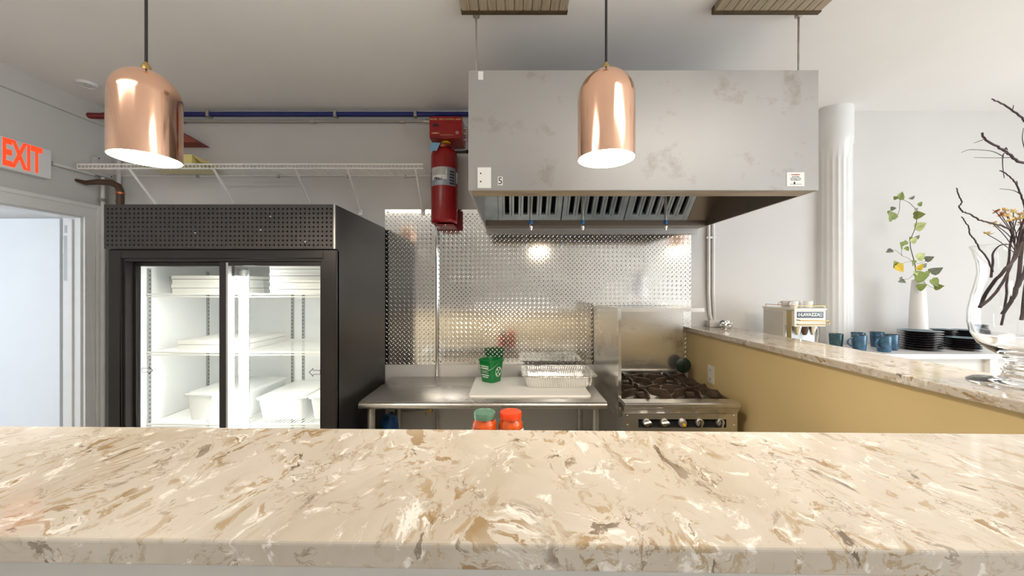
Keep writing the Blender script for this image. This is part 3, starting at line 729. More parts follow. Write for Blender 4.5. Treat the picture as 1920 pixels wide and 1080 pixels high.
# foil tray with ribbed sides
ft_ = thing('foil_tray', 'deep ribbed aluminium foil tray on the back of the cutting board', 'tray', (.298, 2.445, BZ+.0005))
def ribbed(w, d, r, z, rib, n=14):
    P = []; base = rrect(w, d, r, n)
    out = []
    for i in range(len(base)):                     # subdivide the straight runs so that the ribs have points
        a, b = Vector(base[i]), Vector(base[(i+1) % len(base)]); k = max(1, int((b-a).length/.0035))
        for q in range(k): out.append(a.lerp(b, q/k))
    for i, p in enumerate(out):
        nrm = Vector((p.x/(w/2), p.y/(d/2))).normalized(); s = rib*(1 if (i//2) % 2 else -1)
        P.append((p.x+nrm.x*s, p.y+nrm.y*s, z))
    return P, len(P)
NP = 352
def resample(w, d, r, z, rib, jit=0.0):
    base = [Vector(p) for p in rrect(w, d, r, 8)]; base.append(base[0]); Ls = [0]
    for i in range(len(base)-1): Ls.append(Ls[-1]+(base[i+1]-base[i]).length)
    out = []; j = 0
    for i in range(NP):
        s = Ls[-1]*i/NP
        while Ls[j+1] < s: j += 1
        p = base[j].lerp(base[j+1], (s-Ls[j])/max(1e-9, Ls[j+1]-Ls[j])); nv = Vector((p.x/w, p.y/d)).normalized()
        q = p+nv*rib*(1 if (i//2) % 2 else -1)
        out.append((q.x, q.y, z+random.uniform(-jit, jit)))
    return out
W_, D_, TH = .455, .325, .078
rings = [resample(W_*.86, D_*.82, .03, .001, 0), resample(W_*.885, D_*.85, .035, .006, .0012), resample(W_*.93, D_*.91, .045, TH*.6, .0030), resample(W_*.95, D_*.93, .05, TH-.004, .0026),
         resample(W_*.955, D_*.94, .05, TH, 0), resample(W_*1.02, D_*1.03, .03, TH+.001, 0, .0012), resample(W_*1.035, D_*1.045, .03, TH-.003, 0, .001)]
loft(MB(), rings, True, False).build('pan', M_foil, ft_, smooth=True, local=True)
MB().tube([(a,b,c+.001) for a,b,c in resample(W_*1.03, D_*1.04, .03, TH-.001, 0)[::4]]+[resample(W_*1.03, D_*1.04, .03, TH, 0)[0]], .0022, 6).build('rolled_rim', M_foil, ft_, smooth=True, local=True)

# jars on the prep table
def jar(X, Y, label, lidm, lab):
    z0 = .9205
    t = thing('sauce_jar', label, 'jar', (X, Y, z0))
    MB().lathe([(0,0),(.040,0),(.045,.006),(.046,.020),(.046,.118),(.043,.132),(.036,.142),(.036,.150),(0,.150)], (X,Y,z0), 32).build('sauce', M_sauce, t, smooth=True)
    MB().lathe([(.0415,0),(.0468,.006),(.0478,.020),(.0478,.118),(.0448,.134),(.0375,.144),(.0375,.156)], (X,Y,z0), 32).build('glass_wall', M_clear, t, smooth=True)
    l = MB().lathe([(.0385,.146),(.0405,.147),(.0412,.150),(.0412,.164),(.0395,.170),(.034,.1705),(.033,.169),(0,.169)], (X,Y,z0), 40).build('lid', lidm, t, smooth=True)
    MB().lathe([(.0482,.030),(.0482,.112)], (X,Y,z0), 24, 'z', PI*lab[0], PI*lab[1]).build('paper_label', M_paper, t, smooth=True)
    s_ = MB()
    for zz in (.104, .098, .092): 
        for k in range(6):
            a = PI*1.55+.10*k+random.uniform(-.01,.01); s_.add([(X+.0486*math.cos(a), Y+.0486*math.sin(a), z0+zz), (X+.0486*math.cos(a+.07), Y+.0486*math.sin(a+.07), z0+zz), (X+.0486*math.cos(a+.07), Y+.0486*math.sin(a+.07), z0+zz+.0025), (X+.0486*math.cos(a), Y+.0486*math.sin(a), z0+zz+.0025)], [(0,1,2,3)])
    s_.build('label_print', M_ink, t)
jar(-.1045, 1.40, 'jar of orange sauce with a sage green lid on the prep table', M_lidgreen, (1.05, 1.75))
jar(-.0045, 1.40, 'jar of orange sauce with an orange-red lid on the prep table', M_lidred, (1.2, 1.98))
# under the table
bag = MB(); rings = []
for j in range(9):
    z = .2505+.47*j/8; k = 1.0-.25*(j/8)**2; random.seed(j*3+1)
    rings.append([(-.795+.060*k*math.cos(a)*(1+random.uniform(-.18,.18)), 2.40+.07*k*math.sin(a)*(1+random.uniform(-.18,.18)), z+(random.uniform(-.02,.02) if 0 < j else 0)) for a in [2*PI*i/14 for i in range(14)]])
loft(bag, rings, True, True)
tag(bag.build('plastic_bag', M_bag, smooth=True), 'crumpled blue plastic bag standing under the steel table next to the fridge', 'bag')
t = thing('wall_pipe', 'thin horizontal pipe with a valve on the wall under the steel table', 'pipe', (-.72, 2.672, .66))
MB().tube([(-.91, 2.672, Z(-.893)), (-.575, 2.672, Z(-.893))], .0075, 10).build('pipe', M_galv, t, smooth=True)
MB().lathe([(0,-.035),(.017,-.033),(.020,-.02),(.020,0),(.012,.004),(.012,.020)], (-.590, 2.672, Z(-.880)), 16, 'y').build('valve', M_brass, t, smooth=True)
MB().tube([(-.625,2.672,Z(-.90)), (-.625,2.665,Z(-.925))], .005, 8).build('bleed_screw', M_brass, t)

# ================================================================== RANGE
RX0, RX1, RY0, RY1 = .607, 1.216, 1.965, 2.600
rg = thing('gas_range', 'stainless gas range with rusty grates, high back and side guard', 'stove', ((RX0+RX1)/2, 2.28, 0))
DK = .930
MB().box(RX0, RX1, RY0+.035, RY1, .10, DK-.045).build('body', M_steel2, rg, bevel=.003)
for lx in (RX0+.05, RX1-.05):
    for ly in (RY0+.09, RY1-.05): MB().tube([(lx,ly,0),(lx,ly,.10)], [.018,.024], 12).build('leg', M_galv, rg, smooth=True)
dk = MB().box(RX0, RX0+.012, RY0+.06, RY1, DK-.045, DK+.012).box(RX1-.012, RX1, RY0+.06, RY1, DK-.045, DK+.012).box(RX0+.012, RX1-.012, RY0+.06, RY1, DK-.045, DK-.030)
dk.build('burner_tray', M_irondark, rg)
# front rail: rounded nose, then the slanted apron above the knobs
poly = [(RY0+.075, DK+.016), (RY0+.075, DK-.006), (RY0+.028, DK-.010), (RY0+.022, DK-.048), (RY0+.004, DK-.012), (RY0-.004, DK-.008), (RY0-.004, DK+.010), (RY0+.004, DK+.015)]
MB().prism(poly, RX0-.004, RX1+.004, 'x').build('front_rail', M_steel2, rg, bevel=.002)
zp0, zp1 = .770, DK-.048
pn = MB().box(RX0, RX1, RY0+.020, RY0+.034, zp1-.030, zp1).box(RX0, RX1, RY0+.020, RY0+.034, zp0, zp0+.036).box(RX0, RX0+.075, RY0+.020, RY0+.034, zp0+.036, zp1-.030).box(RX1-.06, RX1, RY0+.020, RY0+.034, zp0+.036, zp1-.030)
pan = pn.build('control_panel', M_steel2, rg)
MB().box(RX0+.075, RX1-.06, RY0+.0342, RY0+.0348, zp0+.036, zp1-.030).build('panel_slot', M_hole, pan)
for (sx, sz) in ((RX0+.016, zp1-.012), (RX0+.016, zp1-.062), (RX1-.016, zp1-.012), (RX1-.016, zp1-.062)):
    MB().lathe([(0,-.005),(.004,-.0045),(.006,0)], (sx, RY0+.020, sz), 12, 'y').build('screw', M_chrome, pan, smooth=True)
kz = zp0+.064
for i, kx in enumerate((.726, .822, .918, 1.013, 1.125)):
    c = (kx, RY0+.034, kz)
    if i == 2:     # bare stem with a yellow tip: this knob is missing its grip
        k = MB().lathe([(0,-.030),(.012,-.030),(.021,-.024),(.023,-.016),(.020,-.006),(.012,0)], c, 20, 'y').build('knob', M_galv, rg, smooth=True)
        MB().lathe([(0,-.042),(.007,-.041),(.008,-.036),(.008,-.029)], (kx+.003, RY0+.034, kz-.006), 14, 'y').build('knob_tip', M_yellow, k, smooth=True)
    else:
        k = MB().lathe([(0,-.022),(.018,-.022),(.021,-.018),(.022,-.008),(.021,0)], c, 20, 'y').build('knob', M_galv, rg, smooth=True)
        a = (.25, .12, 0, 1.5, 1.45)[i]; u = Vector((math.cos(a), 0, math.sin(a))); v = Vector((-math.sin(a), 0, math.cos(a))); g = MB()
        def gp(s, q, d): p = Vector(c)+u*s+v*q; return (p.x, RY0+.034-d, p.z)
        g.hexa([gp(-.021,-.008,.021), gp(.021,-.008,.021), gp(.021,.008,.021), gp(-.021,.008,.021), gp(-.021,-.005,.040), gp(.021,-.005,.040), gp(.021,.005,.040), gp(-.021,.005,.040)])
        g.build('knob_grip', M_chrome, k, bevel=.002)
MB().box(RX0+.02, RX1-.02, RY0+.012, RY0+.034, .22, .755).build('oven_door', M_steel2, rg, bevel=.004)
MB().tube([(RX0+.06, RY0-.02, .70), (RX1-.06, RY0-.02, .70)], .011, 12).build('oven_handle', M_chrome, rg, smooth=True)
# four burners with their grates
def grate(cx_, cy_, sx, sy, seed):
    random.seed(seed); zt = DK+.046; b = MB(); hx, hy = sx/2, sy/2; z0 = DK-.004
    for (a0, a1, b0, b1) in ((-hx, hx, -hy, -hy+.012), (-hx, hx, hy-.012, hy), (-hx, -hx+.012, -hy+.012, hy-.012), (hx-.012, hx, -hy+.012, hy-.012)):
        b.box(cx_+a0, cx_+a1, cy_+b0, cy_+b1, z0, z0+.016)
    g = b.build('grate', M_iron, rg, bevel=.002, seg=1)
    for k in range(6):                            # upright fins pointing at the flame
        a = PI/3*k+PI/6; ro = min(hx/abs(math.cos(a)) if abs(math.cos(a)) > 1e-3 else 9, hy/abs(math.sin(a)) if abs(math.sin(a)) > 1e-3 else 9)-.004
        ri = .040+random.uniform(-.006,.006); u = Vector((math.cos(a), math.sin(a))); v = Vector((-u.y, u.x))*.0040
        def q(r, s, z): return (cx_+u.x*r+v.x*s, cy_+u.y*r+v.y*s, z)
        zt2 = zt+random.uniform(-.004,.002)
        pts = [(ro, z0+.002), (ro, z0+.022), (ro-.022, zt2), (ri+.006, zt2), (ri, zt2-.010), (ri+.020, z0+.010)]
        vs = [q(r, -1, z) for r, z in pts]+[q(r, 1, z) for r, z in pts]; n = len(pts)
        MB().add(vs, [tuple(range(n)), tuple(reversed(range(n, 2*n)))]+[(i,(i+1)%n,(i+1)%n+n,i+n) for i in range(n)]).build('fin', M_iron, g)
    MB().lathe([(0,.014),(.030,.012),(.040,.004),(.036,-.010),(.020,-.030)], (cx_,cy_,DK), 20).build('burner_head', M_iron, rg, smooth=True)
    MB().lathe([(.112,-.018),(.085,-.027),(.045,-.0295)], (cx_,cy_,DK), 24).build('drip_bowl', M_galv, rg, smooth=True)
gw = (RX1-RX0-.028)/2
for i in range(2):
    for j in range(2): grate(RX0+.014+gw*(i+.5), RY0+.078+.272*(j+.5), gw-.004, .266, 10+i*2+j)
# high back with shelf
MB().box(RX0, RX1-.006, RY1, RY1+.050, .72, Z(-.145)).build('high_back', M_steel2, rg, bevel=.002)
MB().box(RX0+.004, RX1-.010, RY1-.022, RY1, DK+.040, DK+.056).build('back_rail', M_steel2, rg, bevel=.002)
sh = MB().box(RX0-.002, RX1+.012, RY1-.250, RY1+.052, Z(-.134), Z(-.128)).box(RX0-.002, RX1+.012, RY1-.253, RY1-.250, Z(-.152), Z(-.128))
sh.build('shelf', M_steel2, rg)
gd = MB().box(RX0-.016, RX0-.008, 2.052, RY1+.05, Z(-.715), Z(-.115)).build('side_guard', M_steel2, rg)
MB().box(RX0-.020, RX0-.002, 2.036, 2.052, Z(-.715), Z(-.115)).build('guard_flange', M_chrome, gd)
# dark green lid standing on its rim on the back corner of the range
c = (1.180, 2.535, DK+.0445+.052)
t = thing('pot_lid', 'dark green round lid standing on edge at the back corner of the range', 'lid', (c[0], c[1], c[2]-.052))
MB().lathe([(.052,0),(.052,-.006),(.046,-.010),(.025,-.016),(0,-.018)], c, 30, 'y').lathe([(.052,0),(0,-.004)], c, 30, 'y').build('disc', M_dkgreen, t, smooth=True)
MB().lathe([(0,-.034),(.010,-.033),(.012,-.026),(.006,-.017)], c, 16, 'y').build('lid_knob', M_blackrub, t, smooth=True)

# outlet on the half wall
t = thing('wall_outlet', 'cream wall outlet cover on the tan half wall beside the range', 'outlet', (1.292, 2.386, Z(-.617)))
MB().box(1.287, 1.2918, 2.350, 2.422, Z(-.617), Z(-.503)).build('cover_plate', M_machine, t, bevel=.0015)
for zz in (-.588, -.532):
    s_ = MB().box(1.2855, 1.2868, 2.370, 2.402, Z(zz)-.016, Z(zz)+.016).build('socket', M_machine, t)
    MB().box(1.2850, 1.2854, 2.377, 2.380, Z(zz)-.006, Z(zz)+.006).box(1.2850, 1.2854, 2.391, 2.394, Z(zz)-.006, Z(zz)+.006).build('slots', M_ink, s_)

# ================================================================== FIRE SUPPRESSION ON THE BACK WALL
ex = thing('fire_suppression_tank', 'tall red fire suppression tank with silver label band on the back wall', 'fire extinguisher', (-.475, 2.585, Z(.449)))
c = (-.475, 2.585, Z(.449)); r = .092
MB().lathe([(0,.012),(.06,.006),(.084,.0),(.090,.006),(r,.020),(r,.470),(.088,.492),(.074,.512),(.05,.526),(.030,.534),(.024,.540),(.024,.546),(0,.546)], c, 44).build('cylinder', M_red, ex, smooth=True)
lb = MB().lathe([(r+.0008,.250),(r+.0008,.375)], c, 30, 'z', PI*.98, PI*1.86).build('label_band', M_label, ex, smooth=True)
MB().lathe([(r+.0012,.290),(r+.0012,.372)], c, 12, 'z', PI*1.22, PI*1.62).build('label_panel', M_paper, lb, smooth=True)
pm = MB()
def cyl_mark(a0, a1, z0, z1):
    q = lambda a, z: (c[0]+(r+.0016)*math.cos(a), c[1]+(r+.0016)*math.sin(a), c[2]+z)
    pm.add([q(a0,z0), q((a0+a1)/2,z0), q(a1,z0), q(a1,z1), q((a0+a1)/2,z1), q(a0,z1)], [(0,1,4,5),(1,2,3,4)])
random.seed(3)
for zz in (.364, .355, .346, .338, .330, .322):
    a = PI*1.25
    while a < PI*1.58: 
        d_ = random.uniform(.03,.09); cyl_mark(a, a+d_, zz, zz+.004); a += d_+.03
cyl_mark(PI*1.30, PI*1.40, .292, .304); cyl_mark(PI*1.12, PI*1.56, .276, .283); cyl_mark(PI*1.36, PI*1.50, .284, .300)
for a in (1.03, 1.68):
    for zz in (.26, .28, .30, .32, .34): cyl_mark(PI*a, PI*(a+.13), zz, zz+.012)
pm.build('label_print', M_navy, lb)
MB().lathe([(r+.001,.275),(r+.001,.355)], c, 8, 'z', PI*1.88, PI*2.0).build('side_label', M_paper, ex, smooth=True)
# valve, copper nut, lifting loop, hose, tag, wall bracket
MB().lathe([(.022,.544),(.022,.550),(.014,.552),(.014,.555),(0,.555)], c, 20).build('valve', M_galv, ex, smooth=True)
cn = MB().lathe([(0,-.020),(.014,-.018),(.017,-.010),(.017,.012)], (c[0]-.008, c[1]-.014, c[2]+.545), 18, 'y').build('copper_nut', M_copperpart, ex, smooth=True)
lp = [(c[0]+.014+.028*(1-math.cos(PI*i/10)), c[1]-.012, c[2]+.540-.020*(i/10)+.020*math.sin(PI*i/10)) for i in range(11)]
MB().tube(lp, .0055, 8).build('lifting_loop', M_red, ex, smooth=True)
MB().tube([(c[0]+.06, c[1], c[2]+.505), (c[0]+.12, c[1]+.0, c[2]+.505), (c[0]+.155, c[1], c[2]+.507)], [.008,.009,.012], 10).build('discharge_hose', M_blackrub, ex, smooth=True)
MB().tube([(c[0]+.155, c[1], c[2]+.507), (c[0]+.175, c[1], c[2]+.512), (c[0]+.185, c[1], c[2]+.480)], [.015,.013,.006], 10).build('hose_end', M_blackrub, ex, smooth=True)
tg = MB(); X0, Z0 = c[0]-.088, c[2]+.478
tg.hexa([(X0,2.480,Z0),(X0+.055,2.480,Z0-.002),(X0+.055,2.4815,Z0-.002),(X0,2.4815,Z0),(X0+.024,2.480,Z0+.054),(X0+.080,2.480,Z0+.052),(X0+.080,2.4815,Z0+.052),(X0+.024,2.4815,Z0+.054)])
tg.build('inspection_tag', M_tag, ex)
MB().box(c[0]-.085, c[0]+.115, 2.686, 2.6935, c[2]-.030, c[2]+.110).build('wall_bracket', M_darkred, ex)
MB().box(c[0]-.055, c[0]+.075, 2.52, 2.686, c[2]-.026, c[2]-.012).build('bracket_foot', M_darkred, ex)
MB().lathe([(0,-.006),(.005,-.005),(.006,0)], (c[0]+.02, 2.52, c[2]-.019), 10, 'y').build('bracket_bolt', M_galv, ex)

cb = thing('control_box', 'red fire system control box on the wall above the tank', 'box', (-.451, 2.59, Z(1.015)))
MB().box(-.5616, -.340, 2.500, 2.690, Z(1.018), Z(1.168)).build('housing', M_red, cb, bevel=.006, seg=3)
MB().box(-.556, -.346, 2.4985, 2.4998, Z(1.026), Z(1.030)).build('cover_seam', M_darkred, cb)
text('MODEL  FIRE CONTROL HEAD', .0155, M_gold, 'lettering', cb, (-.451, 2.4988, Z(1.146)), (1,0,0), (0,0,1), bold=.0002)
s_ = MB(); scribble(s_, -.545, -.495, Z(1.052), .009, 2.4985, 2.4998, .008); scribble(s_, -.49, -.40, Z(1.040), .003, 2.4985, 2.4998, .006); s_.build('small_print', M_gold, cb)
MB().box(-.538, -.500, 2.4985, 2.4998, Z(1.098), Z(1.114)).build('indicator_window', M_ink, cb)
n = 20; q = MB(); q.add([(-.372+.009*math.cos(2*PI*i/n), 2.499, Z(1.056)+.009*math.sin(2*PI*i/n)) for i in range(n)]+[(-.372+.006*math.cos(2*PI*i/n), 2.499, Z(1.056)+.006*math.sin(2*PI*i/n)) for i in range(n)], [(i,(i+1)%n,n+(i+1)%n,n+i) for i in range(n)])
q.build('round_mark', M_whiteprint, cb)
MB().lathe([(0,0),(.031,0),(.031,.009),(.026,.0132),(0,.0132)], (-.460, 2.565, Z(1.0045)), 24).build('yellow_collar', M_yellow, cb, smooth=True)
for zz in (1.128, 1.092): MB().tube([(-.340, 2.60, Z(zz)), (-.200, 2.60, Z(zz))], .0095, 10).build('side_fitting', M_galv, cb, smooth=True)
MB().tube([(-.340, 2.60, Z(1.045)), (-.305, 2.60, Z(1.045)), (-.300, 2.60, Z(1.03))], .007, 8).build('side_plug', M_galv, cb, smooth=True)
MB().lathe([(.014,0),(.014,.012),(.009,.016),(.009,.024),(0,.024)], (-.482, 2.58, Z(1.168)), 14).build('top_fitting', M_galv, cb, smooth=True)

t = thing('sprinkler_pipe', 'long blue pipe running along the top of the back wall to the hood', 'pipe', (-1.5, 2.67, Z(1.235)))
MB().tube([(-2.78, 2.672, Z(1.262)), (-.197, 2.672, Z(1.262))], .0165, 14).build('pipe', M_blue, t, smooth=True)
for x in (-2.2, -1.28, -.70): MB().box(x-.010, x+.010, 2.652, 2.699, Z(1.24), Z(1.284)).build('pipe_clip', M_galv, t, bevel=.002)
MB().tube([(-2.78, 2.672, Z(1.262)), (-2.86, 2.65, Z(1.250)), (-2.90, 2.60, Z(1.215)), (-2.962, 2.56, Z(1.20))], .020, 12).build('end_elbow', M_darkred, t, smooth=True)
t = thing('conduit', 'thin grey conduit just below the blue pipe leading to the control box', 'pipe', (-1.6, 2.68, Z(1.2)))
MB().tube([(-2.95, 2.680, Z(1.215)), (-.62, 2.680, Z(1.215)), (-.600, 2.678, Z(1.208)), (-.590, 2.67, Z(1.165)), (-.565, 2.66, Z(1.135))], .0095, 10).build('pipe', M_grey_pipe, t, smooth=True)
for x in (-2.4, -1.45, -.80): MB().box(x-.014, x+.014, 2.671, 2.6995, Z(1.203), Z(1.228)).build('conduit_strap', M_galv, t)
MB().lathe([(.013,-.03),(.013,.03)], (-.612, 2.680, Z(1.215)), 12, 'x').build('coupling', M_galv, t, smooth=True)

# ------------------------------------------------------------------ wire wall shelf and what lies on it
SZ = Z(.822); sx0, sx1 = -2.885, -.560; sy0, sy1 = 2.445, 2.692
ws = thing('wire_wall_shelf', 'long white wire shelf on the back wall above the fridge', 'shelf', ((sx0+sx1)/2, 2.57, SZ-.26))
MB().tube([(sx0, sy0, SZ), (sx1-.03, sy0, SZ)], .0055, 8).tube([(sx0, sy0, SZ-.028), (sx1-.03, sy0, SZ-.028)], .0055, 8).build('front_rails', M_whitewire, ws, smooth=True)
MB().tube([(sx0, sy1, SZ-.002), (sx1, sy1, SZ-.002)], .0035, 8).build('back_rail', M_whitewire, ws, smooth=True)
wv = MB(); n = int((sx1-.03-sx0)/.0254)
for i in range(n+1):
    x = sx0+.0254*i; wv.tube([(x, sy1, SZ+.001), (x, sy0+.002, SZ+.001), (x, sy0-.003, SZ-.004), (x, sy0-.003, SZ-.028)], .0019, 4, False)
wv.build('deck_wires', M_whitewire, ws)['kind'] = 'stuff'
for x in (-2.545, -1.985, -1.440, -1.095, -.640):
    b = MB().tube([(x, sy0+.002, SZ-.030), (x-.012, sy1-.006, SZ-.262)], .0080, 8).build('brace', M_whitewire, ws, smooth=True)
    MB().box(x-.024, x, sy1-.006, WB-.0005, SZ-.290, SZ-.250).build('brace_foot', M_whitewire, b)
for x in (-2.3, -1.71, -1.2, -.78): MB().box(x-.008, x+.008, sy1-.006, WB-.0005, SZ-.014, SZ+.006).build('wall_clip', M_slot, ws)
t = thing('card_box', 'pale yellow card box on the wire shelf behind a pendant lamp', 'box', (-2.33, 2.57, SZ+.003))
MB().box(-2.52, -2.150, 2.47, 2.67, SZ+.003, SZ+.075).build('carton', M_yellowcard, t, bevel=.002)
MB().hexa([(-2.150,2.47,SZ+.072),(-2.085,2.47,SZ+.020),(-2.085,2.67,SZ+.020),(-2.150,2.67,SZ+.072),(-2.150,2.47,SZ+.075),(-2.083,2.47,SZ+.022),(-2.083,2.67,SZ+.022),(-2.150,2.67,SZ+.075)]).build('open_flap', M_yellowcard, t)
t = thing('red_wall_bracket', 'dull red sloping metal bracket on the back wall behind a pendant lamp', 'bracket', (-2.35, 2.66, SZ+.17))
MB().prism([(-2.60, Z(1.030)), (-2.215, Z(1.030)), (-2.230, Z(1.040)), (-2.36, Z(1.115)), (-2.60, Z(1.115))], 2.600, 2.6995, 'y').build('plate', M_redcard, t)

# ------------------------------------------------------------------ left corner: exit sign, conduits, brown pipe
es = thing('exit_sign', 'white exit sign with red letters on the left wall above the doorway', 'sign', (WL, 2.225, Z(.685)))
MB().box(WL+.0003, WL+.045, 2.066, 2.338, Z(.690), Z(.872)).build('housing', M_trim, es, bevel=.004)
text('EXIT', .215, M_exit, 'lettering', es, (WL+.0456, 2.200, Z(.779)), (0,1,0), (0,0,1), bold=.007, xs=.41)
t = thing('conduit', 'short white conduit leaving the exit sign along the left wall', 'pipe', (WL, 2.5, Z(.79)))
MB().tube([(WL+.020, 2.355, Z(.800)), (WL+.020, 2.600, Z(.800))], .010, 10).build('pipe', M_white_pipe, t, smooth=True)
MB().tube([(WL+.020, 2.339, Z(.800)), (WL+.020, 2.356, Z(.800))], .014, 10).build('connector', M_galv, t, smooth=True)
t = thing('junction_box', 'pale metal junction box in the corner above the fridge', 'box', (-2.94, 2.64, Z(.78)))
MB().box(WL+.0003, WL+.05, 2.590, 2.690, Z(.800), Z(.925)).build('housing', M_grey, t, bevel=.003)
MB().box(WL+.05, WL+.053, 2.586, 2.694, Z(.796), Z(.929)).build('cover', M_grey, t)
for q in ((2.60,.915),(2.68,.81)): MB().lathe([(0,.003),(.004,.002),(.005,0)], (WL+.053, q[0], Z(q[1])), 8, 'x').build('screw', M_ink, t)
for (x, y_, zt, lab) in ((-2.936, 2.640, Z(.795), 'white conduit dropping from the junction box in the corner'), (-2.862, 2.680, Z(1.196), 'white conduit rising up the back wall beside the corner')):
    t = thing('conduit', lab, 'pipe', (x, y_, 0))
    MB().tube([(x, y_, 0.0), (x, y_, zt)], .012, 10).build('pipe', M_white_pipe, t, smooth=True)
    MB().box(x-.018, x+.018, y_-.014, y_+.012, Z(.62), Z(.64)).build('strap', M_galv, t)
t = thing('drain_pipe', 'dark brown bent pipe coming out of the left wall above the fridge', 'pipe', (-2.79, 2.59, 0))
MB().tube([(WL+.001, 2.505, Z(.735)), (-2.92, 2.52, Z(.720)), (-2.86, 2.55, Z(.735)), (-2.80, 2.575, Z(.735)), (-2.765, 2.585, Z(.715)), (-2.755, 2.588, Z(.68)), (-2.755, 2.588, 0)], [.010,.016,.020,.022,.022,.022,.022], 12).build('pipe', M_brown, t, smooth=True)
MB().lathe([(.025,0),(.025,.012)], (-2.755, 2.588, Z(.66)), 16).build('joint_ring', M_copperpart, t, smooth=True)
t = thing('smoke_detector', 'small round white ceiling fixture near the left wall', 'detector', (-2.70, 2.34, CEIL-.02))
MB().lathe([(0,-.012),(.036,-.012),(.040,-.016),(.050,-.014),(.054,-.004),(.054,0)], (-2.70,2.34,CEIL-.0005), 28).build('body', M_trim, t, smooth=True)
MB().lathe([(0,-.018),(.012,-.018),(.014,-.012)], (-2.70,2.34,CEIL-.0005), 16).build('sensor', M_grey, t, smooth=True)

# conduits on the white wall right of the hood, ending in a foil-wrapped box on the ledge
for k, (x, lab) in enumerate(((1.448, 'white conduit on the back wall, the one nearer the tread plate'), (1.482, 'white conduit on the back wall, the one nearer the column'))):
    t = thing('conduit', lab, 'pipe', (x, 2.684, LZ))
    MB().tube([(x-.004+.010*(1-k), 2.684, LZ+.050), (x-.012+.006, 2.684, LZ+.10), (x-.010, 2.684, LZ+.16), (x-.014, 2.684, LZ+.24), (x-.014, 2.684, CEIL-.001)], .0115, 10).build('pipe', M_white_pipe, t, smooth=True)
    MB().box(x-.030, x+.004, 2.676, 2.6995, Z(.36), Z(.375)).build('strap', M_white_pipe, t)
t = thing('outlet_box', 'small surface box at the foot of the conduits on the ledge', 'box', (1.452, 2.675, LZ))
MB().box(1.418, 1.505, 2.640, 2.699, LZ+.0003, LZ+.049).build('housing', M_grey, t, bevel=.004)
random.seed(11); bm = bmesh.new(); bmesh.ops.create_icosphere(bm, subdivisions=3, radius=1)
fo = MB(); vs = []
for v in bm.verts:
    k = random.uniform(.72, 1.08); vs.append((1.505+.046*v.co.x*k, 2.585+.036*v.co.y*k, max(LZ+.0003, LZ+.028+.032*v.co.z*k)))
bm.verts.index_update(); fo.add(vs, [[q.index for q in f.verts] for f in bm.faces]); bm.free()
tag(fo.build('foil_wad', M_foil), 'crumpled wad of foil on the stone ledge below the conduits', 'foil')

# ================================================================== WHITE SIDEBOARD WITH COFFEE THINGS
BT = Z(-.396); bx0, bx1, by0, by1 = 1.66, 3.40, 2.200, 2.575
sb = thing('sideboard', 'white sideboard with grey panels against the back wall beyond the ledge', 'sideboard', ((bx0+bx1)/2, 2.39, 0))
MB().box(bx0, bx1, by0, by1, BT-.030, BT).build('top', M_trim, sb, bevel=.003)
for x in (bx0+.01, 2.24, 2.875, bx1-.055): MB().box(x, x+.045, by0+.012, by1-.01, 0, BT-.030).build('post', M_trim, sb, bevel=.002)
for a, b in ((bx0+.055, 2.24), (2.285, 2.875), (2.92, bx1-.055)):
    MB().box(a, b, by0+.040, by0+.052, .10, BT-.030).build('panel', M_grey, sb)
    MB().box(a, b, by0+.02, by0+.04, .10, .14).build('bottom_rail', M_trim, sb)
MB().box(bx0+.055, bx1-.055, by0+.06, by1-.02, .10, .12).build('floor_board', M_trim, sb)

# espresso machine
mx0, mx1, my0, my1 = 1.736, 1.930, 2.262, 2.545; mz1 = Z(-.126)
mc = thing('espresso_machine', 'cream espresso machine with navy front panel on the sideboard', 'coffee machine', ((mx0+mx1)/2, (my0+my1)/2, BT))
z0, z1, zm = BT+.001, mz1, mz1-.112
b = MB().box(mx0, mx1, my0+.085, my1, z0, z1-.012).box(mx0, mx1, my0, my0+.085, zm, z1-.012).box(mx0, mx1, my0, my0+.085, z0, z0+.028)
b.build('body', M_machine, mc, bevel=.004)
MB().box(mx0-.004, mx1+.004, my0-.004, my1+.004, z1-.0118, z1).build('top_tray', M_machine, mc, bevel=.003)
MB().box(mx0-.002, mx0-.0002, my0+.022, my0+.062, z0+.002, z1-.014).build('gold_side_strip', M_gold2, mc)
MB().box(mx0-.0012, mx0-.0002, my0+.095, my1-.012, z0+.012, z1-.024).build('side_panel', M_grey, mc)
pn = MB().box(mx0+.016, mx1-.018, my0-.003, my0-.0002, z1-.058, z1-.020).build('front_panel', M_navy, mc)
text('LAVAZZA', .026, M_whiteprint, 'lettering', pn, ((mx0+mx1)/2-.002, my0-.0036, z1-.038), (1,0,0), (0,0,1), bold=.0008)
q = MB()
for dx, dz in ((-.070,.006),(-.070,-.006),(-.064,0),(-.076,0)): q.box((mx0+mx1)/2+dx-.002, (mx0+mx1)/2+dx+.002, my0-.0036, my0-.003, z1-.038+dz-.003, z1-.038+dz+.003)
for dx in (.056,.063,.070):
    for dz in (-.009,0,.009): q.box((mx0+mx1)/2+dx-.002, (mx0+mx1)/2+dx+.002, my0-.0036, my0-.003, z1-.038+dz-.002, z1-.038+dz+.002)
q.build('panel_marks', M_whiteprint, pn)
hh = [(mx0+.015, my0-.001, z1-.070), (mx0+.020, my0-.018, z1-.072), (mx1-.004, my0-.020, z1-.074), (mx1+.008, my0-.018, z1-.080), (mx1+.006, my0-.018, z1-.092), (mx1-.008, my0-.018, z1-.098), (mx0+.016, my0-.010, z1-.098), (mx0+.014, my0-.001, z1-.097)]
MB().tube(hh, .0032, 8).build('lever_handle', M_brass, mc, smooth=True)
MB().box(mx0+.004, mx1-.004, my0+.080, my0+.0845, z0+.030, zm-.002).build('splash_back', M_slot, mc)
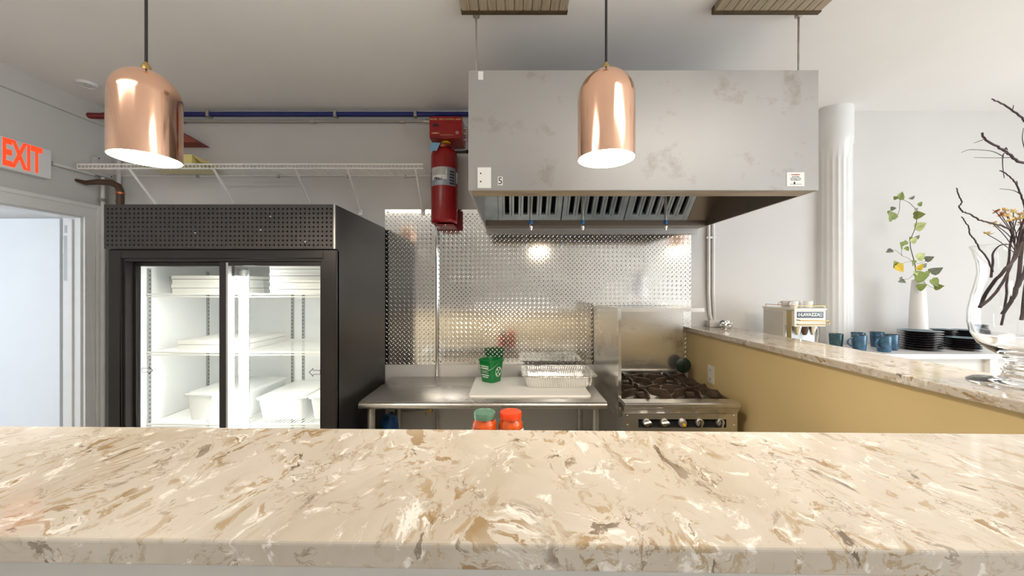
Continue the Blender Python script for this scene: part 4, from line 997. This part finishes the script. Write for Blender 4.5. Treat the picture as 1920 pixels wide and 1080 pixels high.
for i, x in enumerate((mx0+.055, mx0+.098, mx0+.150)):
    MB().lathe([(0,-.058),(.010,-.056),(.016,-.040),(.022,-.010),(.022,0)], (x, my0+.045, zm-.0002), 16).build('brew_head', M_chrome if i != 1 else M_brown, mc, smooth=True)
MB().tube([(mx1-.028, my0+.03, zm-.002), (mx1-.034, my0+.02, zm-.06), (mx1-.050, my0+.012, zm-.120)], .0045, 8).build('steam_wand', M_chrome, mc, smooth=True)
MB().box(mx0+.006, mx1-.006, my0+.004, my0+.078, z0+.028, z0+.034).build('drip_grid', M_slot, mc)
rl = [(mx0+.004, my0+.004, z1), (mx0+.004, my0+.004, z1+.016), (mx0+.004, my1-.02, z1+.016), (mx0+.004, my1-.02, z1)]
MB().tube(rl, .0024, 6).build('cup_rail', M_brass, mc); 
MB().tube([(mx1-.004, p[1], p[2]) for p in rl], .0024, 6).build('cup_rail', M_brass, mc)
MB().tube([(mx0+.004, my0+.004, z1+.016), (mx1-.004, my0+.004, z1+.016)], .0024, 6).build('cup_rail', M_brass, mc)
MB().tube([(mx1, my0+.12, z1-.13), (mx1+.016, my0+.10, z1-.125), (mx1+.024, my0+.09, z1-.16), (mx1+.022, my0+.09, z1-.21)], .002, 6).build('side_tube', M_blackrub, mc, smooth=True)
def espresso_cup(x, y, lab, ang, grp):
    t = thing('espresso_cup', lab, 'cup', (x, y, mz1+.0003), ang, grp)
    MB().lathe([(0,0),(.020,0),(.024,.010),(.027,.042),(.0265,.0425),(.0235,.040),(.020,.010),(0,.006)], (0,0,0), 24).build('body', M_vase, t, smooth=True, local=True)
    MB().tube([(.024+.016*math.sin(PI*i/8), 0, .034-.022*i/8) for i in range(9)], .0032, 8).build('handle', M_vase, t, smooth=True, local=True)
g = 'white cups on the espresso machine'
espresso_cup(mx0+.058, my0+.085, 'small white cup on the espresso machine at its gold-strip front corner', 3.6, g)
espresso_cup(mx0+.058, my0+.150, 'small white cup on the espresso machine behind the gold-strip corner cup', 2.6, g)
espresso_cup(mx0+.150, my0+.085, 'small white cup on the espresso machine at its column-side front corner', 3.2, g)
espresso_cup(mx0+.150, my0+.160, 'small white cup on the espresso machine behind the column-side front cup', 3.9, g)

# mugs
def mug(x, y, ang, lab, mat, grp='blue mugs on the sideboard'):
    t = thing('mug', lab, 'mug', (x, y, BT+.0003), ang, grp)
    MB().lathe([(0,0),(.029,0),(.032,.004),(.035,.050),(.0375,.098),(.0370,.100),(.0350,.098),(.032,.050),(.029,.008)], (0,0,0), 30).build('body', mat, t, smooth=True, local=True)
    MB().lathe([(.0365,.0995),(.0345,.097),(.0318,.050),(.0288,.0085),(0,.008)], (0,0,0), 30).build('inside_glaze', M_mugin, t, smooth=True, local=True)
    MB().tube([(.032+.030*math.sin(PI*i/12)**.8, 0, .084-.060*i/12) for i in range(13)], .0052, 8).build('handle', mat, t, smooth=True, local=True)
ML = 'blue glazed mug with brown inside, '
mug(2.100, 2.385, 1.2, 'dark teal glazed mug at the column end of the mug group', M_mugdark)
mug(2.185, 2.315, 2.9, ML+'front row beside the dark teal mug', M_mug)
mug(2.310, 2.285, 3.3, ML+'front row with its handle in clear view', M_mug)
mug(2.420, 2.350, .9, ML+'front row touching distance from the big plate stack', M_mug)
mug(2.300, 2.445, .4, ML+'back row behind the mug with the visible handle', M_mug)
mug(2.455, 2.475, .8, ML+'back row beside the white ceramic vase', M_mug)
# plates: each one is a thing
def plate_mesh(r):
    o = MB().lathe([(0,.002),(r*.55,0),(r*.60,.002),(r*.62,.006),(r*.97,.014),(r,.0165),(r*.985,.0175)], (0,0,0), 36)
    o.cur = 1; o.lathe([(r*.985,.0175),(r*.93,.0155),(r*.62,.009),(r*.58,.006),(0,.005)], (0,0,0), 36)
    return o
PM = {}
def plate_stack(x, y, r, n, dz, where, grp):
    for i in range(n):
        lab = ('topmost' if i == n-1 else 'lowest' if i == 0 else ['', 'second','third','fourth','fifth','sixth','seventh'][i])+(' dark glazed plate from the bottom of ' if 0 < i < n-1 else ' dark glazed plate of ')+where
        if r not in PM:
            p = plate_mesh(r).build('plate', [M_dish, M_dishtop], None, smooth=True, local=True); PM[r] = p
        else:
            p = PM[r].copy(); COL.objects.link(p)
        p.location = (x+random.uniform(-.002,.002), y+random.uniform(-.002,.002), BT+.0005+dz*i); p.rotation_euler = (0,0,random.uniform(0,6))
        BASE[p.name] = Vector(p.location); tag(p, lab, 'plate', grp)
plate_stack(2.628, 2.375, .1060, 8, .0150, 'the large stack beside the mugs', 'plates in the large stack')
plate_stack(2.880, 2.350, .0800, 6, .0125, 'the low stack beside the large plates', 'plates in the low stack')
plate_stack(2.935, 2.503, .0650, 8, .0140, 'the small stack next to the white vase', 'plates in the small stack by the vase')
plate_stack(3.082, 2.503, .0680, 8, .0135, 'the small stack farthest from the mugs', 'plates in the far small stack')

# white vase with ivy
VX, VY = 2.787, 2.525
t = MB().lathe([(0,0),(.044,0),(.048,.004),(.0485,.05),(.047,.16),(.043,.28),(.036,.40),(.031,.452),(.029,.453),(.0285,.450),(.033,.40),(.038,.30),(.0,.28)], (VX,VY,BT+.0005), 40)
tag(t.build('ceramic_vase', M_vase, smooth=True), 'tall white tapering ceramic vase holding the ivy', 'vase')
iv = thing('ivy_sprig', 'green and yellow ivy sprig arching out of the white ceramic vase', 'plant', (VX, VY, Z(-.10)))
def pv(px, py, dy=0.0): return at(px, py, VY+dy)
def curve(pts, k=6):
    P = [Vector(p) for p in pts]; out = []
    for i in range(len(P)-1):
        p0, p1, p2, p3 = P[max(i-1,0)], P[i], P[i+1], P[min(i+2,len(P)-1)]
        for q in range(k):
            u = q/k; out.append(.5*((2*p1)+(p2-p0)*u+(2*p0-5*p1+4*p2-p3)*u*u+(3*p1-p0-3*p2+p3)*u**3))
    out.append(P[-1]); return out
main = [(VX, VY, Z(-.10)), pv(1718,530), pv(1716,500,-.01), pv(1712,482,-.02), pv(1707,463,-.02), pv(1708,448,-.01), pv(1715,430,.0), pv(1719,412,.02), pv(1720,396,.03), pv(1713,388,.03), pv(1703,379,.02), pv(1690,374,0), pv(1687,380,-.02), pv(1686,395,-.03), pv(1681,408,-.03)]
cm = curve(main); MB().tube(cm, [.0030-.0018*i/len(cm) for i in range(len(cm))], 6).build('stem', M_stem, iv, smooth=True)
for pts in ([pv(1717,497,-.01), pv(1703,484,-.03), pv(1692,480,-.05), pv(1690,470,-.05)], [pv(1715,490,-.01), pv(1697,492,-.06), pv(1690,498,-.07)], [pv(1716,510,0), pv(1705,522,-.04), pv(1692,524,-.05)],
            [pv(1718,495,0), pv(1735,490,-.03), pv(1747,482,-.04)], [pv(1719,512,0), pv(1735,510,-.05), pv(1752,508,-.05)], [pv(1719,520,0), pv(1740,535,-.05), pv(1752,540,-.06), pv(1764,536,-.06)], [pv(1692,480,-.05), pv(1680,470,-.05), pv(1668,468,-.05)]):
    MB().tube(curve(pts, 4), .0011, 5).build('side_stem', M_stem, iv, smooth=True)
def leaf(px, py, size, ang, tilt, mat, dy=0.0, pitch=0.0):
    """small ivy leaf: lobed outline with a folded midrib"""
    c = pv(px, py, dy); s = size*VY/F
    half = [(0,-.42),(.22,-.50),(.50,-.34),(.46,-.06),(.36,.12),(.22,.30),(0,.56)]
    vs = []; fs = []
    for sgn in (1,-1):
        o = len(vs)
        for a, b in half: vs.append((a*sgn, b, abs(a)*.30*tilt))
    n = len(half)
    R = Matrix.Rotation(ang, 3, 'Y') @ Matrix.Rotation(pitch, 3, 'X')
    pts = []
    for a, b, cz in vs:
        p = R @ Vector((a, -cz, b)); pts.append(c+p*s)
    back = [p+Vector((0, .0006, 0)) for p in pts]
    mb = MB(); k = len(pts)
    mid = [0, n-1]
    mb.add(pts+back, [tuple(range(n)), tuple(reversed(range(n, 2*n))), tuple(reversed(range(k, k+n))), tuple(range(k+n, k+2*n))])
    mb.build('leaf', mat, iv, recalc=False)
for (px, py, s, a, ti, mt, dy, pi_) in ((1688,367,15,.3,1,M_leaf,.0,.2),(1680,371,7,1.4,1,M_leaf,.0,.9),(1710,370,9,.2,1,M_leafgrey,.03,1.0),(1725,382,9,.6,1,M_leaf,.04,.3),(1718,392,6,1,1,M_leafgrey,.03,.3),(1723,403,16,1.5,1,M_leaf,.03,.7),
    (1725,423,18,1.0,1,M_leafpale,.02,.4),(1671,405,19,-.5,1,M_leaf,-.04,.2),(1665,398,9,-1.2,1,M_leaf,-.03,.5),(1675,391,8,1.5,1,M_leafgrey,-.02,1.0),(1707,448,10,-.7,1,M_leaf,-.03,.3),(1713,450,12,.8,1,M_leafpale,-.04,.2),
    (1720,444,8,.5,1,M_leafgrey,-.02,.6),(1690,459,18,-1.1,1,M_leaf,-.05,.5),(1697,455,10,-.4,1,M_leaf,-.03,.3),(1700,467,9,2.6,1,M_leaf,-.03,.3),(1669,471,10,2.2,1,M_leafgrey,-.05,1.0),(1678,495,14,-.6,1,M_leaf,-.07,.3),(1686,503,17,2.5,1,M_leafyel,-.08,.2),
    (1726,480,16,.9,1,M_leafpale,-.04,.2),(1742,484,13,.9,1,M_leafgrey,-.04,1.0),(1712,492,12,-.9,1,M_leaf,-.05,.4),(1724,500,13,.3,1,M_leafyel,-.07,.5),(1733,497,9,.7,1,M_leafgrey,-.05,.3),(1755,506,18,.7,1,M_leafgrey,-.05,1.0),
    (1727,518,22,1.4,1,M_leaf,-.08,.3),(1717,512,9,2.9,1,M_leafpale,-.08,.3),(1740,511,8,1.2,1,M_leaf,-.06,.3),(1752,530,17,2.6,1,M_leaf,-.06,.2),(1760,537,13,1.3,1,M_leaf,-.06,1.1),(1728,537,14,1.0,1,M_leaf,-.07,.6),(1692,528,10,2.4,1,M_leafgrey,-.05,.9),(1689,521,6,.4,1,M_leafgrey,-.05,.3)):
    leaf(px, py, s, a, ti, mt, dy, pi_)

# ================================================================== FOOTED GLASS VASE WITH BRANCHES
GX, GY = 1.478, 1.072
gv = thing('glass_vase', 'large clear footed hurricane glass vase on the stone ledge', 'vase', (GX, GY, LZ+.0005))
outp = [(.098,.0),(.100,.003),(.092,.008),(.060,.013),(.036,.022),(.030,.032),(.034,.042),(.026,.052),(.024,.064),(.032,.078),(.042,.086),(.060,.098),(.078,.116),(.092,.145),(.098,.180),(.097,.215),(.090,.260),(.082,.300),(.078,.330),(.080,.360),(.088,.396),(.0935,.408)]
inp = [(.0915,.408),(.086,.396),(.078,.360),(.0757,.330),(.0797,.300),(.0877,.260),(.0947,.215),(.0955,.180),(.0895,.147),(.0755,.120),(.058,.105),(.036,.096),(0,.094)]
bowl = MB().lathe([(0,.0)]+outp+inp, (GX,GY,LZ+.0005), 64).build('bowl', M_vaseglass, gv, smooth=True)
def pg(px, py, dy=0.0): return at(px, py, GY+dy)
def branch(pts, r0, r1, label, twigs=(), grp='dark twigs in the glass vase', name='dry_branch'):
    P = curve([pg(*p) for p in pts], 5)
    t = thing(name, label, 'branch', tuple(P[0]), 0, grp)
    n = len(P); random.seed(int(pts[0][0]*7+pts[-1][1]))
    MB().tube([p+Vector((random.uniform(-.001,.001), random.uniform(-.001,.001), random.uniform(-.001,.001))) for p in P], [r0+(r1-r0)*i/(n-1) for i in range(n)], 7).build('stem', M_twig, t, smooth=True)
    for tw in twigs:
        Q = curve([pg(*p) for p in tw[0]], 4); MB().tube(Q, [tw[1]*(1-.5*i/(len(Q)-1)) for i in range(len(Q))], 6).build('twig', M_twig, t, smooth=True)
    return t
branch([(1915,600,-.02),(1925,520,0),(1936,430,0),(1950,340,0),(1945,265,0),(1920,226,-.01),(1896,205,-.02),(1878,194,-.02),(1860,186,-.03)], .0042, .0016, 'bare dark branch reaching highest above the glass vase',
       [([(1898,206,-.02),(1900,201,-.02),(1900,197,-.02)], .0012), ([(1925,290,0),(1917,262,0),(1919,240,0)], .0012)])
branch([(1880,590,.02),(1905,540,0),(1918,450,.02),(1938,360,.03),(1935,312,.02),(1908,302,.01),(1890,287,0),(1870,275,-.01),(1848,262,-.02),(1841,249,-.02)], .0048, .0024, 'thick dark branch with a blunt end leaning out over the ledge',
       [([(1884,283,0),(1886,277,.0),(1889,281,.01)], .0022), ([(1888,286,0),(1881,290,-.01),(1880,310,-.02),(1883,334,-.03)], .0016), ([(1846,260,-.02),(1838,264,-.03),(1826,268,-.03)], .0012),
        ([(1882,294,0),(1862,284,-.03),(1835,281,-.04),(1816,281,-.04),(1803,286,-.04)], .0011), ([(1898,295,0),(1868,296,.02),(1826,295,.03)], .0010)])
branch([(1838,575,-.03),(1868,548,-.02),(1895,500,0),(1912,440,0),(1922,400,0),(1918,376,0),(1908,350,-.02),(1896,334,-.03),(1880,322,-.03),(1875,320,-.03)], .0036, .0012, 'dark branch bent double inside the vase, its tip beside the dried flowers',
       [([(1916,366,0),(1900,357,.0),(1874,354,.01)], .0012), ([(1907,349,-.02),(1907,343,-.02),(1906,339,-.02)], .0016)])
branch([(1878,610,.03),(1886,560,.02),(1890,500,.02),(1896,450,.01),(1897,434,0),(1880,424,-.02),(1856,418,-.03),(1836,412,-.04),(1822,403,-.04),(1806,397,-.05),(1799,388,-.05),(1803,378,-.05),(1797,365,-.05),(1794,352,-.05)], .0030, .0014, 'crooked thin dark branch reaching out sideways toward the ivy')
branch([(1862,510,-.02),(1852,486,-.04),(1838,468,-.06),(1829,452,-.085),(1819,440,-.09),(1817,428,-.09),(1808,414,-.095),(1803,406,-.10)], .0022, .0012, 'short thin dark twig leaning over the rim of the glass vase')
branch([(1838,577,.04),(1852,545,.02),(1880,510,0),(1906,480,0),(1918,430,0)], .0045, .0035, 'thick dark stem lying diagonally inside the glass vase', [([(1858,520,0),(1862,492,.01),(1862,475,.02),(1875,460,.02),(1895,458,.01)], .0030)])
branch([(1898,560,-.03),(1912,528,-.02),(1925,500,-.01),(1932,450,0)], .0055, .0040, 'stubby dark stem standing by the middle of the glass vase')
fl = thing('dried_flowers', 'bunch of tan and yellow dried flowers above the glass vase rim', 'flowers', tuple(pg(1905,470)), 0)
random.seed(5); sm = MB()
heads = [(1868,398),(1888,406),(1900,398),(1912,404),(1925,398),(1852,440),(1862,420),(1938,410),(1916,420),(1930,425),(1950,400),(1893,414),(1878,404),(1906,412),(1920,410),(1884,396),(1932,402),(1870,424)]
for k, (px, py) in enumerate(heads):
    c = pg(px, py, random.uniform(-.035,.035)); b0 = pg(1908+random.uniform(-6,6), 480)
    MB().tube(curve([b0, (b0+c)/2+Vector((random.uniform(-.01,.01),0,.01)), c], 4), .0011, 5).build('flower_stem', M_twig, fl, smooth=True)
    mb = MB()
    for q in range(14):
        a = 2*PI*q/14+random.uniform(-.2,.2); u = Vector((math.cos(a), math.sin(a), random.uniform(-.2,1.6))).normalized(); v = u.cross(Vector((0,0,1))).normalized(); n_ = u.cross(v); L_ = random.uniform(.008,.015)
        mb.add([c, c+u*L_*.6+v*.0035, c+u*L_, c+u*L_*.6-v*.0035, c+u*L_*.55+n_*.0016], [(0,1,2),(0,2,3),(0,4,1),(0,3,4),(1,4,2),(2,4,3)])
    mb.build('flower_head', M_flower if k % 4 else M_flowerb, fl)
